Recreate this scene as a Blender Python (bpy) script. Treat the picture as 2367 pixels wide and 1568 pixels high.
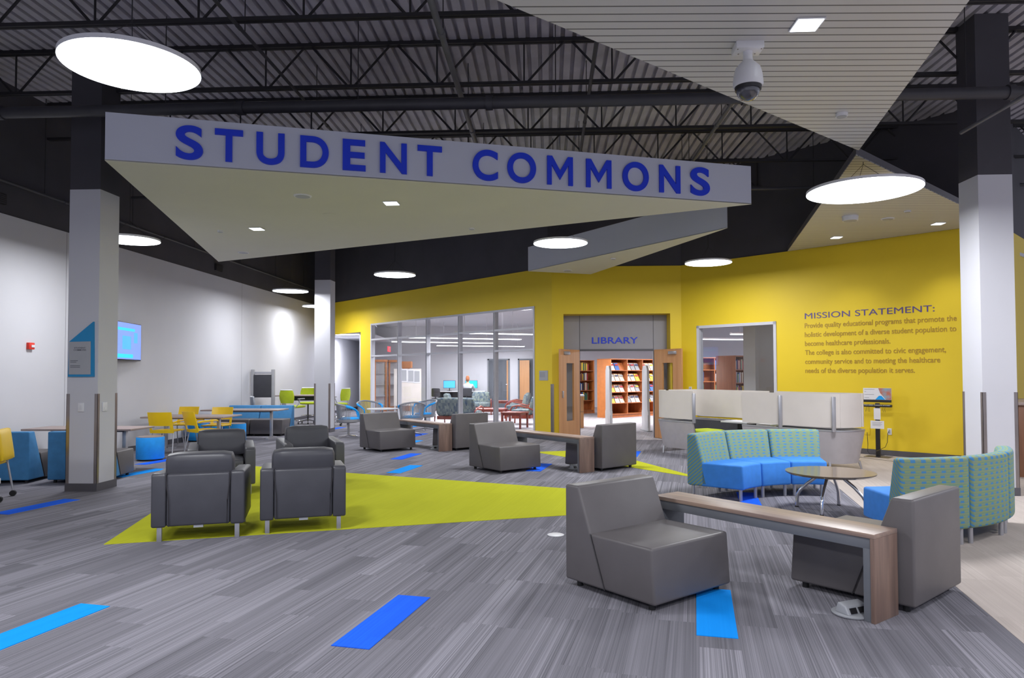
import bpy, bmesh, math, random
from mathutils import Vector, Matrix
random.seed(7)
S = bpy.context.scene
for o in list(bpy.data.objects): bpy.data.objects.remove(o)
C = S.collection
PI = math.pi
R = math.radians

# ------------------------------------------------------------------ camera, world, exposure
yaw, pitch, roll, F = R(2.5724627), R(1.6414482), R(-0.1811516), 1636.73
d = Vector((-math.sin(yaw)*math.cos(pitch), math.cos(yaw)*math.cos(pitch), math.sin(pitch)))
r0 = Vector((math.cos(yaw), math.sin(yaw), 0)); u0 = r0.cross(d)
rr = r0*math.cos(roll)+u0*math.sin(roll); uu = -r0*math.sin(roll)+u0*math.cos(roll)
cam = bpy.data.cameras.new('camera'); co = bpy.data.objects.new('camera', cam); C.objects.link(co)
m = Matrix((rr, uu, -d)).transposed().to_4x4(); m.translation = (0, 0, 1.5); co.matrix_world = m
cam.sensor_width = 36; cam.sensor_fit = 'HORIZONTAL'; cam.lens = F/2367*36
cam.shift_x = -10.685/2367; cam.shift_y = 31.885/2367; cam.clip_end = 200; cam.clip_start = 0.05
S.camera = co
S.view_settings.view_transform = 'Standard'; S.view_settings.look = 'None'
S.view_settings.gamma = 1; S.view_settings.use_curve_mapping = False
S.view_settings.exposure = 0.0
W = bpy.data.worlds.new('world'); S.world = W; W.use_nodes = True
W.node_tree.nodes['Background'].inputs[0].default_value = (0.80, 0.83, 1.0, 1)
W.node_tree.nodes['Background'].inputs[1].default_value = 0.72
LAMP_W = 77.0       # watts of a small disc lamp
LIB_W = 155.0        # watts of one linear library light

# ------------------------------------------------------------------ materials
def lin(h):
    c = [int(h[i:i+2], 16)/255 for i in (0, 2, 4)]
    return tuple(((x/12.92) if x <= .04045 else ((x+.055)/1.055)**2.4) for x in c)+(1,)
class NT:
    def __init__(s, name):
        s.m = bpy.data.materials.new(name); s.m.use_nodes = True
        s.t = s.m.node_tree; s.b = s.t.nodes['Principled BSDF']
    def n(s, kind, **kw):
        x = s.t.nodes.new(kind)
        for k, v in kw.items(): setattr(x, k, v)
        return x
    def link(s, a, b): s.t.links.new(a, b)
    def put(s, sock, v):
        if isinstance(v, bpy.types.NodeSocket): s.link(v, sock)
        else: sock.default_value = v
    def math(s, op, a, b=0.0, c=None):
        x = s.n('ShaderNodeMath', operation=op); s.put(x.inputs[0], a); s.put(x.inputs[1], b)
        if c is not None: s.put(x.inputs[2], c)
        return x.outputs[0]
    def mix(s, f, a, b, blend='MIX'):
        x = s.n('ShaderNodeMix', data_type='RGBA', blend_type=blend)
        s.put(x.inputs[0], f); s.put(x.inputs[6], a); s.put(x.inputs[7], b); return x.outputs[2]
    def noise(s, vec, scale, detail=2, rough=.5, dim='3D'):
        x = s.n('ShaderNodeTexNoise', noise_dimensions=dim); s.put(x.inputs['Scale'], scale)
        x.inputs['Detail'].default_value = detail; x.inputs['Roughness'].default_value = rough
        if vec is not None: s.put(x.inputs['Vector'], vec)
        return x.outputs[0]
    def coord(s, w='Object'):
        return s.n('ShaderNodeTexCoord').outputs[w]
    def xyz(s, vec):
        x = s.n('ShaderNodeSeparateXYZ'); s.link(vec, x.inputs[0]); return x.outputs
    def comb(s, a, b, c=0.0):
        x = s.n('ShaderNodeCombineXYZ'); s.put(x.inputs[0], a); s.put(x.inputs[1], b); s.put(x.inputs[2], c); return x.outputs[0]
    def ramp(s, f, lo, hi):
        x = s.n('ShaderNodeMapRange'); s.put(x.inputs[0], f); x.inputs[1].default_value = lo; x.inputs[2].default_value = hi
        return x.outputs[0]
    def bump(s, h, strength=.2, dist=.01):
        x = s.n('ShaderNodeBump'); x.inputs['Strength'].default_value = strength; x.inputs['Distance'].default_value = dist
        s.link(h, x.inputs['Height']); s.link(x.outputs[0], s.b.inputs['Normal'])
def base(name, col, rough=.6, metal=0.0, var=.06, nscale=6.0, bump=0.0, spec=.5):
    t = NT(name); c = lin(col)
    v = t.coord(); nz = t.noise(v, nscale, 3)
    k = tuple(x*(1-var) for x in c[:3])+(1,); g = tuple(min(1, x*(1+var)) for x in c[:3])+(1,)
    t.link(t.mix(t.ramp(nz, .3, .7), k, g), t.b.inputs['Base Color'])
    t.b.inputs['Roughness'].default_value = rough; t.b.inputs['Metallic'].default_value = metal
    t.b.inputs['Specular IOR Level'].default_value = spec
    if bump: t.bump(t.noise(v, nscale*25, 3), bump, .003)
    return t.m
def emis(name, col, st):
    t = NT(name); t.b.inputs['Base Color'].default_value = lin(col)
    t.b.inputs['Emission Color'].default_value = lin(col); t.b.inputs['Emission Strength'].default_value = st
    return t.m
M = {}
M['wall'] = base('wall_paint', 'C9C9D0', .65, var=.02, nscale=1.2)
M['yellow'] = base('yellow_paint', 'E2C424', .6, var=.03, nscale=1.0)
M['black'] = base('black_paint', '46444B', .75, var=.10, nscale=1.5)
M['steel'] = base('black_steel', '262429', .6, var=.10, nscale=3)
M['pipe'] = base('grey_black_pipe', '3E3D43', .5, var=.10, nscale=4)
M['pipeg'] = base('galvanised_pipe', '6E6E74', .45, metal=.3, var=.10, nscale=4)
M['deck'] = base('grey_roof_deck', 'BDBAC4', .6, var=.14, nscale=2.5)
M['canopy'] = base('canopy_paint', 'C6C9D6', .6, var=.015, nscale=1.5)
M['soffit'] = base('cream_soffit_paint', 'CFCDBE', .65, var=.015, nscale=1.5)
M['signblue'] = base('blue_sign_letters', '1038D8', .4, var=.03)
M['signpurple'] = base('purple_letters', '5A4A86', .5, var=.03)
M['signtan'] = base('tan_letters', 'A8842C', .5, var=.03)
M['portal'] = base('grey_portal_panel', '9A979D', .5, var=.02)
M['baseb'] = base('dark_vinyl_base', '56545A', .5, var=.04)
M['guard'] = base('steel_corner_guard', '9A9290', .28, metal=.85, var=.05)
M['white'] = base('white_plastic', 'DCDCE0', .4, var=.02)
M['framepaint'] = base('silver_white_frame', 'C4C4CC', .4, var=.02)
M['lamprim'] = base('white_lamp_rim', 'E4E4E8', .5, var=.02)
M['lamp'] = emis('lit_lamp_diffuser', 'F4FAFF', 7.0)
M['down'] = emis('lit_downlight_lens', 'F0F8FF', 5.0)
M['libl'] = emis('lit_linear_lens', 'F4F8FF', 5.0)
M['alu'] = base('brushed_aluminium', 'B4B4BA', .35, metal=.6, var=.05)
M['chrome'] = base('chrome', 'D8D8DC', .15, metal=.95, var=.03)
M['leather'] = base('charcoal_leather', '47474E', .42, var=.08, nscale=5, bump=.12)
M['vinyl'] = base('taupe_grey_vinyl', '605C5E', .45, var=.05, nscale=5, bump=.08)
M['piping'] = base('dark_seam', '2E2C30', .6)
M['rubber'] = base('black_rubber', '1C1C1E', .6)
M['greyline'] = base('dark_grey_laminate', '6B6E75', .45, var=.04)
M['tabletop'] = base('taupe_table_laminate', '9C8B86', .4, var=.05)
M['bluefab'] = base('bright_blue_upholstery', '3A86DE', .8, var=.06, nscale=14, bump=.15)
M['slatefab'] = base('steel_blue_upholstery', '3F7FB2', .8, var=.08, nscale=12, bump=.15)
M['cyan'] = base('cyan_drum_fabric', '1C9AF0', .75, var=.06, nscale=14)
M['cyanp'] = base('cyan_chair_pad', '0AA0F0', .7, var=.05, nscale=10)
M['yplastic'] = base('yellow_moulded_plastic', 'F2C80E', .35, var=.03)
M['lime'] = base('lime_green_upholstery', 'AEBE1E', .8, var=.06, nscale=14)
M['greyp'] = base('grey_chair_shell', '9A9A9E', .45, var=.04)
M['mesh'] = base('grey_mesh', '8C9096', .6, var=.12, nscale=40)
M['podscreen'] = base('cream_frosted_screen', 'D6CEC8', .55, var=.03, nscale=3)
M['podshell'] = base('warm_grey_shell', 'AFA9AC', .5, var=.04, nscale=10)
M['poddark'] = base('charcoal_felt', '3C3C42', .9, var=.08)
M['orangewood'] = base('orange_shelf_side', 'C9793C', .5, var=.07, nscale=9)
M['whitelam'] = base('white_laminate', 'D6D6DA', .4, var=.02)
M['red'] = base('red_plastic', 'D83020', .4)
M['screenblue'] = emis('lit_screen_blue', '3C9CF8', 1.1)
M['screencyan'] = emis('lit_screen_cyan', '10C0F0', 1.0)
M['screenlav'] = emis('lit_screen_lavender', '6E8CF0', 1.0)
M['exit'] = emis('lit_exit_red', 'F04050', 1.2)
M['signcyan'] = base('cyan_sign_board', '1688C0', .5, var=.02)
M['signgrey'] = base('grey_sign_plate', 'A4A6AC', .45, var=.02)
M['textgrey'] = base('dark_grey_text', '50525A', .5)
M['blackp'] = base('black_plastic', '242326', .4)
M['paper'] = base('white_paper', 'E0DFE4', .8, var=.02)
M['skin'] = base('skin', 'C99878', .6)
M['hair'] = base('red_brown_hair', '9A5A34', .7, var=.15, nscale=30)
M['shirt'] = base('grey_top', 'A9ABB4', .85, var=.06, nscale=20)
M['trouser'] = base('dark_trousers', '33343C', .85)
M['cherry'] = base('cherry_wood', '8A3A28', .35, var=.10, nscale=8)
M['amber'] = base('amber_cabinet_wood', 'C4783A', .4, var=.09, nscale=8)
M['doorgrey'] = base('grey_door_frame', '70747C', .5)
M['room_dark'] = base('painted_room_shade', '5C6068', .8)
def wood(name, c1, c2, axis=2, sc=1.0, rough=.4):
    t = NT(name); v = t.coord(); o = t.xyz(v)
    sx = [14*sc, 14*sc, 14*sc]; sx[axis] = .9*sc
    vec = t.comb(t.math('MULTIPLY', o[0], sx[0]), t.math('MULTIPLY', o[1], sx[1]), t.math('MULTIPLY', o[2], sx[2]))
    n = t.ramp(t.noise(vec, 1.6, 5, .6), .3, .7)
    t.link(t.mix(n, lin(c1), lin(c2)), t.b.inputs['Base Color']); t.b.inputs['Roughness'].default_value = rough
    return t.m
M['walnut_y'] = wood('taupe_walnut_lengthwise', 'A48C7C', '84706A', 1)
M['walnut_z'] = wood('taupe_walnut_upright', '8E7467', '6C5850', 2)
M['maple'] = wood('maple_veneer', 'CF9A6A', 'BE8858', 2, .5)
M['shelfwood'] = wood('cherry_shelf_wood', 'B56E40', '9C5A32', 2, .6)
M['deskwood'] = wood('brown_desk_wood', '8A6048', '6E4A38', 2, .7)
M['rtwood'] = base('round_table_wood', '72604C', .13, var=.05, nscale=1.5)

PDX, PDY = math.sin(R(11.55)), math.cos(R(11.55))
def carpet(name, cdark, clight, stripe, accent=False):
    t = NT(name); o = t.xyz(t.n('ShaderNodeNewGeometry').outputs['Position'])
    al = t.math('ADD', t.math('MULTIPLY', o[0], PDX), t.math('MULTIPLY', o[1], PDY))
    ac = t.math('SUBTRACT', t.math('MULTIPLY', o[0], PDY), t.math('MULTIPLY', o[1], PDX))
    row = t.math('FLOOR', t.math('DIVIDE', ac, .2286))
    wn = t.n('ShaderNodeTexWhiteNoise', noise_dimensions='1D'); t.link(row, wn.inputs['W'])
    al2 = t.math('DIVIDE', t.math('ADD', al, t.math('MULTIPLY', wn.outputs[0], .9144)), .9144)
    col = t.math('FLOOR', al2)
    wn2 = t.n('ShaderNodeTexWhiteNoise', noise_dimensions='2D'); t.link(t.comb(row, col), wn2.inputs['Vector'])
    rnd = wn2.outputs[0]
    fine = t.noise(t.comb(t.math('MULTIPLY', ac, 130.0), t.math('MULTIPLY', al, .25), t.math('MULTIPLY', rnd, 37.0)), 1.0, 2, .6)
    broad = t.noise(t.comb(t.math('MULTIPLY', ac, 16.0), t.math('MULTIPLY', al, .35), t.math('MULTIPLY', rnd, 91.0)), 1.0, 2, .5)
    tuft = t.noise(t.comb(t.math('MULTIPLY', ac, 260.0), t.math('MULTIPLY', al, 260.0)), 1.0, 1)
    f = t.ramp(fine, .34, .66)
    amp = t.math('ADD', t.math('MULTIPLY', wn2.outputs[0], stripe*.9), stripe*.35)
    a = t.math('MULTIPLY', t.math('SUBTRACT', f, .5), amp)
    b = t.math('MULTIPLY', t.math('SUBTRACT', broad, .5), stripe*1.1)
    pl = t.math('MULTIPLY', t.math('SUBTRACT', rnd, .5), stripe*.55)
    tf = t.math('MULTIPLY', t.math('SUBTRACT', tuft, .5), .25)
    v = t.math('ADD', t.math('ADD', t.math('ADD', a, b), t.math('ADD', pl, tf)), .5)
    t.link(t.mix(t.math('MINIMUM', t.math('MAXIMUM', v, 0.0), 1.0), lin(cdark), lin(clight)), t.b.inputs['Base Color'])
    t.b.inputs['Roughness'].default_value = .95; t.b.inputs['Specular IOR Level'].default_value = .1
    t.bump(tuft, .3, .003)
    return t.m
M['carpet'] = carpet('grey_striped_carpet', '49484E', '9B99A3', .52)
M['carpet_beige'] = carpet('beige_carpet', '9C918B', 'CBC1BB', .30)
M['carpet_lib'] = carpet('library_grey_carpet', '8C888C', 'C8C4C8', .5)
M['carpet_green'] = carpet('lime_green_carpet', 'A3A61A', 'C9CC34', .22)
M['carpet_cyan'] = carpet('cyan_carpet_plank', '0888EC', '18A0FF', .3)
M['carpet_blue'] = carpet('royal_blue_carpet_plank', '1850E0', '2C78FF', .3)

def fabric():      # olive and teal stripes with blue dashes (UV in metres)
    t = NT('patterned_upholstery'); o = t.xyz(t.coord('UV'))
    row = t.math('FLOOR', t.math('DIVIDE', o[1], .045))
    fv = t.math('FRACT', t.math('DIVIDE', o[1], .045))
    odd = t.math('MODULO', t.math('ABSOLUTE', row), 2.0)
    fu = t.math('FRACT', t.math('ADD', t.math('DIVIDE', o[0], .09), t.math('MULTIPLY', odd, .13)))
    dash = t.math('MULTIPLY', t.math('MULTIPLY', t.math('LESS_THAN', fu, .5), t.math('GREATER_THAN', fu, .05)), t.math('LESS_THAN', fv, .42))
    st = t.math('FRACT', t.math('DIVIDE', o[1], .0225))
    line = t.math('LESS_THAN', st, .4)
    nz = t.noise(t.comb(t.math('MULTIPLY', o[0], 9.0), t.math('MULTIPLY', o[1], 60.0)), 1.0, 2)
    c = t.mix(line, lin('8E9C62'), lin('66967C'))
    c = t.mix(t.ramp(nz, .3, .7), c, lin('7E9284'))
    c = t.mix(dash, c, lin('4686B8'))
    t.link(c, t.b.inputs['Base Color']); t.b.inputs['Roughness'].default_value = .85
    return t.m
M['pattern'] = fabric()
def checker_fabric():
    t = NT('grey_blue_squares_upholstery'); v = t.coord(); o = t.xyz(v)
    vec = t.comb(t.math('FLOOR', t.math('MULTIPLY', t.math('ADD', o[0], o[1]), 15.0)), t.math('FLOOR', t.math('MULTIPLY', o[2], 12.0)), t.math('FLOOR', t.math('MULTIPLY', t.math('SUBTRACT', o[0], o[1]), 15.0)))
    w = t.n('ShaderNodeTexWhiteNoise'); t.link(vec, w.inputs['Vector'])
    c = t.mix(w.outputs[0], lin('46566A'), lin('8A948C')); t.link(c, t.b.inputs['Base Color']); t.b.inputs['Roughness'].default_value = .85
    return t.m
M['squares'] = checker_fabric()
def slats():
    t = NT('linear_metal_ceiling_slats'); o = t.xyz(t.n('ShaderNodeNewGeometry').outputs['Position'])
    y = t.math('SUBTRACT', o[1], t.math('MULTIPLY', o[0], .042))
    f = t.math('FRACT', t.math('DIVIDE', y, .1016))
    g = t.math('LESS_THAN', f, .13)
    t.link(t.mix(g, lin('C6C5C4'), lin('4E4D50')), t.b.inputs['Base Color']); t.b.inputs['Roughness'].default_value = .4
    x = t.n('ShaderNodeBump'); x.inputs['Strength'].default_value = .6; x.inputs['Distance'].default_value = .01; x.invert = True
    t.link(g, x.inputs['Height']); t.link(x.outputs[0], t.b.inputs['Normal'])
    return t.m
M['slats'] = slats()
def glass():
    t = NT('window_glass'); out = t.t.nodes['Material Output']
    tr = t.n('ShaderNodeBsdfTransparent'); tr.inputs[0].default_value = (.96, .97, .98, 1)
    gl = t.n('ShaderNodeBsdfGlossy'); gl.inputs['Roughness'].default_value = .02
    nz = t.noise(t.coord(), .7)
    mx = t.n('ShaderNodeMixShader'); t.link(t.math('MULTIPLY_ADD', nz, .02, .035), mx.inputs[0]); t.link(tr.outputs[0], mx.inputs[1]); t.link(gl.outputs[0], mx.inputs[2])
    t.link(mx.outputs[0], out.inputs[0]); return t.m
M['glass'] = glass()

# ------------------------------------------------------------------ mesh helpers
def NB(): return bmesh.new()
def box(bm, c, s, rz=0.0, rx=0.0, ry=0.0, bev=0.0, seg=2):
    mt = Matrix.Translation(c) @ Matrix.Rotation(rz, 4, 'Z') @ Matrix.Rotation(ry, 4, 'Y') @ Matrix.Rotation(rx, 4, 'X') @ Matrix.Diagonal((s[0], s[1], s[2], 1))
    g = bmesh.ops.create_cube(bm, size=1.0, matrix=mt)
    if bev:
        es = list({e for v in g['verts'] for e in v.link_edges})
        bmesh.ops.bevel(bm, geom=es, offset=bev, segments=seg, affect='EDGES', profile=.5)
def bx(bm, x0, x1, y0, y1, z0, z1, bev=0.0, seg=2):
    box(bm, ((x0+x1)/2, (y0+y1)/2, (z0+z1)/2), (abs(x1-x0), abs(y1-y0), abs(z1-z0)), bev=bev, seg=seg)
def puff(bm, c, s, bev, rx=0.0, rz=0.0, k=.04):   # cushion: rounded box swelling in the middle
    before = set(bm.verts)
    g = bmesh.ops.create_cube(bm, size=1.0)
    es = list({e for v in g['verts'] for e in v.link_edges})
    bmesh.ops.subdivide_edges(bm, edges=es, cuts=5, use_grid_fill=True)
    allv = [v for v in bm.verts if v not in before]
    mt = Matrix.Translation(c) @ Matrix.Rotation(rz, 4, 'Z') @ Matrix.Rotation(rx, 4, 'X')
    for v in allv:
        p = v.co*2
        h = [s[i]/2 for i in range(3)]; q = Vector([p[i]*h[i] for i in range(3)])
        inner = Vector([max(-h[i]+bev, min(h[i]-bev, q[i])) for i in range(3)])
        dd = q-inner
        if dd.length > 1e-6: q = inner+dd.normalized()*min(bev, dd.length)
        w = (1-p[0]**2)*(1-p[1]**2)+(1-p[1]**2)*(1-p[2]**2)+(1-p[0]**2)*(1-p[2]**2)
        q = q*(1+k*w)
        v.co = mt @ q
def cyl(bm, p0, p1, r, r2=None, seg=16):
    p0 = Vector(p0); p1 = Vector(p1); dv = p1-p0; L = dv.length
    q = dv.to_track_quat('Z', 'Y').to_matrix().to_4x4()
    bmesh.ops.create_cone(bm, cap_ends=True, segments=seg, radius1=r, radius2=r if r2 is None else r2, depth=L, matrix=Matrix.Translation((p0+p1)/2) @ q)
def tube(bm, pts, r, seg=8, closed=False):
    pts = [Vector(p) for p in pts]; n = len(pts); rings = []
    up = Vector((0, 0, 1))
    for i, p in enumerate(pts):
        a = pts[i-1] if (i or closed) else pts[0]; b = pts[(i+1) % n] if (i < n-1 or closed) else pts[-1]
        t = (b-a).normalized(); s = t.cross(up)
        if s.length < .05: s = t.cross(Vector((1, 0, 0)))
        s.normalize(); w = s.cross(t).normalized()
        ra = r[i] if isinstance(r, (list, tuple)) else r
        rings.append([bm.verts.new(p+s*ra*math.cos(2*PI*k/seg)+w*ra*math.sin(2*PI*k/seg)) for k in range(seg)])
    rng = range(n) if closed else range(n-1)
    for i in rng:
        A, B = rings[i], rings[(i+1) % n]
        best = 0
        for k in range(seg): bm.faces.new((A[k], A[(k+1) % seg], B[(k+1) % seg], B[k]))
    if not closed:
        bm.faces.new(rings[0][::-1]); bm.faces.new(rings[-1])
def prism(bm, poly, z0, z1, fn=None):
    fn = fn or (lambda a, b, c: (a, b, c))
    A = [bm.verts.new(fn(p[0], p[1], z0)) for p in poly]; B = [bm.verts.new(fn(p[0], p[1], z1)) for p in poly]
    n = len(poly)
    fs = [bm.faces.new(A[::-1]), bm.faces.new(B)]
    for i in range(n): fs.append(bm.faces.new((A[i], A[(i+1) % n], B[(i+1) % n], B[i])))
    return A+B
def profx(bm, prof, x0, x1, bev=0.0, seg=3):      # (y,z) profile pushed along x
    vs = prism(bm, prof, x0, x1, lambda a, b, c: (c, a, b))
    if bev:
        es = list({e for v in vs for e in v.link_edges})
        bmesh.ops.bevel(bm, geom=es, offset=bev, segments=seg, affect='EDGES', profile=.5)
def lathe(bm, prof, seg=32, c=(0, 0, 0)):
    rings = []
    for (r, z) in prof:
        rings.append([bm.verts.new((c[0]+r*math.cos(2*PI*k/seg), c[1]+r*math.sin(2*PI*k/seg), c[2]+z)) for k in range(seg)] if r > 1e-5 else [bm.verts.new((c[0], c[1], c[2]+z))])
    for A, B in zip(rings, rings[1:]):
        for k in range(seg):
            k2 = (k+1) % seg
            if len(A) == 1 and len(B) == 1: continue
            if len(A) == 1: bm.faces.new((A[0], B[k2], B[k]))
            elif len(B) == 1: bm.faces.new((A[k], A[k2], B[0]))
            else: bm.faces.new((A[k], A[k2], B[k2], B[k]))
def wallstrip(bm, pts, th, z0, z1, taper=0.0, off=0.0):     # thin upright wall following a plan polyline; taper pulls its foot inwards
    pts = [Vector((p[0], p[1], 0)) for p in pts]; n = len(pts); out = []
    for i, p in enumerate(pts):
        a = pts[max(0, i-1)]; b = pts[min(n-1, i+1)]; t = (b-a).normalized(); s = Vector((t.y, -t.x, 0))
        out.append([bm.verts.new(p+s*(q*th/2+off)-s*tp+Vector((0, 0, z))) for (q, z, tp) in ((1, z0, taper), (1, z1, 0), (-1, z1, 0), (-1, z0, taper))])
    for A, B in zip(out, out[1:]):
        for k in range(4): bm.faces.new((A[k], A[(k+1) % 4], B[(k+1) % 4], B[k]))
    bm.faces.new(out[0][::-1]); bm.faces.new(out[-1])
def fin(name, bm, mat, parent=None, smooth=True, **props):
    bmesh.ops.recalc_face_normals(bm, faces=bm.faces)
    me = bpy.data.meshes.new(name); bm.to_mesh(me); bm.free()
    if isinstance(mat, str): mat = M[mat]
    me.materials.append(mat)
    if smooth:
        me.polygons.foreach_set('use_smooth', [True]*len(me.polygons))
        try: me.set_sharp_from_angle(angle=R(38))
        except Exception: pass
    o = bpy.data.objects.new(name, me); C.objects.link(o)
    if parent: o.parent = parent
    for k, v in props.items(): o[k] = v
    return o
def thing(name, label, cat, loc=(0, 0, 0), rz=0.0, group=None):
    o = bpy.data.objects.new(name, None); C.objects.link(o); o.location = loc; o.rotation_euler = (0, 0, rz)
    o.empty_display_size = .1
    o['label'] = label; o['category'] = cat
    if group: o['group'] = group
    return o
def tag(o, label, cat, group=None):
    o['label'] = label; o['category'] = cat
    if group: o['group'] = group
    return o
def struct(name, bm, mat, parent=None, smooth=False):
    o = fin(name, bm, mat, parent, smooth)
    if not parent: o['kind'] = 'structure'
    return o
def kids(o): return [c for c in bpy.data.objects if c.parent == o]
def dup(root, loc, rz, label, group=None, z=None):
    def rec(o, par):
        c = o.copy(); C.objects.link(c); c.parent = par
        for ch in kids(o): rec(ch, c)
        return c
    r_ = rec(root, None); r_.location = loc; r_.rotation_euler = (0, 0, rz); r_['label'] = label
    if group: r_['group'] = group
    return r_
_tc = {}
def text_bm(s, bold=0.0, depth=.004):
    cu = bpy.data.curves.new('t', 'FONT'); cu.body = s; cu.offset = bold; cu.extrude = depth; cu.size = 1
    ob = bpy.data.objects.new('t', cu); C.objects.link(ob)
    dg = bpy.context.evaluated_depsgraph_get(); me = bpy.data.meshes.new_from_object(ob.evaluated_get(dg))
    bm = bmesh.new(); bm.from_mesh(me)
    bpy.data.objects.remove(ob); bpy.data.curves.remove(cu); bpy.data.meshes.remove(me)
    return bm
def letters(bm, s, P, D, s0, s1, z0, z1, off=.012, bold=0.0, depth=.01, descend=True):
    """glyphs of s on the upright plane through P along D, spanning s0..s1 and z0..z1 (baseline..cap)"""
    if s == 'M':      # bold M drawn as its own outline
        n = Vector((D[1], -D[0], 0))
        pl = [(0, 0), (0, 1), (.19, 1), (.5, .50), (.81, 1), (1, 1), (1, 0), (.83, 0), (.83, .70), (.5, .19), (.17, .70), (.17, 0)]
        prism(bm, pl, off-depth, off+depth, lambda a, c, e: Vector((P[0]+D[0]*(s0+a*(s1-s0)), P[1]+D[1]*(s0+a*(s1-s0)), z0+c*(z1-z0)))+n*e)
        return
    t = text_bm(s, bold, depth)
    xs = [v.co.x for v in t.verts]; ys = [v.co.y for v in t.verts]
    if descend: y0, y1 = 0.0, 0.73
    else: y0, y1 = min(ys), max(ys)
    x0, x1 = min(xs), max(xs); n = Vector((D[1], -D[0], 0))
    mp = {}
    for v in t.verts:
        a = s0+(v.co.x-x0)/(x1-x0)*(s1-s0); z = z0+(v.co.y-y0)/(y1-y0)*(z1-z0)
        mp[v] = bm.verts.new(Vector((P[0]+D[0]*a, P[1]+D[1]*a, z))+n*(off+v.co.z))
    for f in t.faces:
        try: bm.faces.new([mp[v] for v in f.verts])
        except ValueError: pass
    t.free()
def light(kind, loc, power, size=.5, parent=None, color=(.965, .975, 1.0), rot=(0, 0, 0), size_y=None, spot=None):
    L = bpy.data.lights.new('light', kind); L.energy = power; L.color = color
    if kind == 'AREA':
        L.shape = 'DISK' if size_y is None else 'RECTANGLE'; L.size = size
        if size_y: L.size_y = size_y
    if kind == 'SPOT': L.spot_size = spot or R(70); L.spot_blend = .9; L.shadow_soft_size = size
    o = bpy.data.objects.new('light', L); C.objects.link(o); o.location = loc; o.rotation_euler = rot
    if parent: o.parent = parent
    return o

# ------------------------------------------------------------------ the setting
T = 3.905; DECK = 5.95
XW = -8.12
P1 = Vector((.08, 16.0)); P2 = Vector((2.98, 16.0)); P4 = Vector((7.30, 11.77))
D1 = Vector((-8.2, 8.57)).normalized(); D2 = Vector((1, -.98)).normalized(); D4 = Vector((.683, .730))
def on(P, D, s, n=0.0):      # point at distance s along a wall, n towards the hall
    return (P[0]+D[0]*s+n*N_(D)[0], P[1]+D[1]*s+n*N_(D)[1])
def N_(D):
    v = Vector((D[1], -D[0])); return v if v.y < 0 else -v
def wallbox(bm, P, D, s0, s1, z0, z1, th=.12, n0=0.0):
    """slab whose hall face is n0 in front of the wall line and whose body goes th behind it"""
    a = on(P, D, s0, n0); b = on(P, D, s1, n0); c = on(P, D, s1, n0-th); e = on(P, D, s0, n0-th)
    prism(bm, [a, b, c, e], z0, z1)
def flat(name, poly, mat, z0, z1, parent=None):
    bm = NB(); prism(bm, poly, z0, z1); return struct(name, bm, mat, parent)
floor = flat('floor', [(-14, -4), (14, -4), (14, 33), (-14, 33)], 'carpet', -.1, 0)
# library carpet and beige carpet, flush inlays
flat('library_carpet', [(P1.x, P1.y), (P2.x, P2.y), (7.3, 11.77), (14, 18), (14, 32), (-7.0, 32), (-6.0, 22.4)], 'carpet_lib', -.05, .002, floor)
bl = lambda y: 2.6+.2125*(y-4.05)
flat('beige_carpet', [(bl(-3), -3), (13, -3), (13, 17.5), (7.3, 11.78), (4.72, 14.28), (bl(14.3), 14.25)], 'carpet_beige', -.05, .0025, floor)
flat('green_carpet', [(-3.92, 6.11), (.5, 7.62), (1.1, 8.88), (-5.37, 11.58)], 'carpet_green', -.05, .0035, floor)
flat('green_carpet', [(-.3, 13.5), (2.2, 10.1), (.93, 13.84)], 'carpet_green', -.05, .0035, floor)
pv = Vector((PDX, PDY)); qv = Vector((PDY, -PDX))
for (x, y, k) in [(-3.04, 4.07, 'c'), (-1.0, 4.32, 'b'), (1.04, 4.55, 'c'), (-5.81, 7.85, 'b'), (-6.22, 10.55, 'c'), (-6.68, 11.95, 'b'),
                  (-2.25, 11.05, 'c'), (-2.57, 12.74, 'b'), (-3.0, 15.3, 'c'), (-3.19, 17.1, 'b'), (-3.9, 19.6, 'c'), (-5.83, 19.1, 'b'), (1.55, 13.2, 'b'), (-.15, 11.3, 'b'), (2.36, 8.55, 'b')]:
    c = Vector((x, y)); h = pv*.4572; w = qv*.1143
    flat('carpet_plank', [tuple(c-h-w), tuple(c-h+w), tuple(c+h+w), tuple(c+h-w)], 'carpet_cyan' if k == 'c' else 'carpet_blue', -.05, .004, floor)
# left wall
bm = NB(); bx(bm, XW-.15, XW, -4, 32, 0, T); wl = struct('wall_left', bm, 'wall')
bm = NB()
for y in (2.4, 11.55, 18.4, 25.5): bx(bm, XW-.01, XW+.001, y-.003, y+.003, .1, T)
struct('wall_joint', bm, 'baseb', wl)
bm = NB(); bx(bm, XW-.15, XW-.02, -4, 32, T, DECK+.1); struct('wall_left_upper', bm, 'black')
bm = NB(); bx(bm, XW, XW+.012, -4, 32, 0, .1); struct('baseboard_left', bm, 'baseb')
# window wall (left of the library doors)
bm = NB()
wallbox(bm, P1, D1, 0, .57, 0, T); wallbox(bm, P1, D1, 8.13, 8.78, 0, T)
wallbox(bm, P1, D1, .57, 8.13, 3.055, T); wallbox(bm, P1, D1, 8.78, 11.80, 2.83, T)
struct('wall_back_left', bm, 'yellow')
bm = NB(); wallbox(bm, P1, D1, 0, 11.85, T, DECK+.1, .12, -.03); struct('wall_back_left_upper', bm, 'black')
bm = NB(); wallbox(bm, P1, D1, 8.13, 8.78, 0, .1, .02, .012); wallbox(bm, P1, D1, 0, .57, 0, .1, .02, .012); struct('baseboard_back_left', bm, 'baseb')
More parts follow.
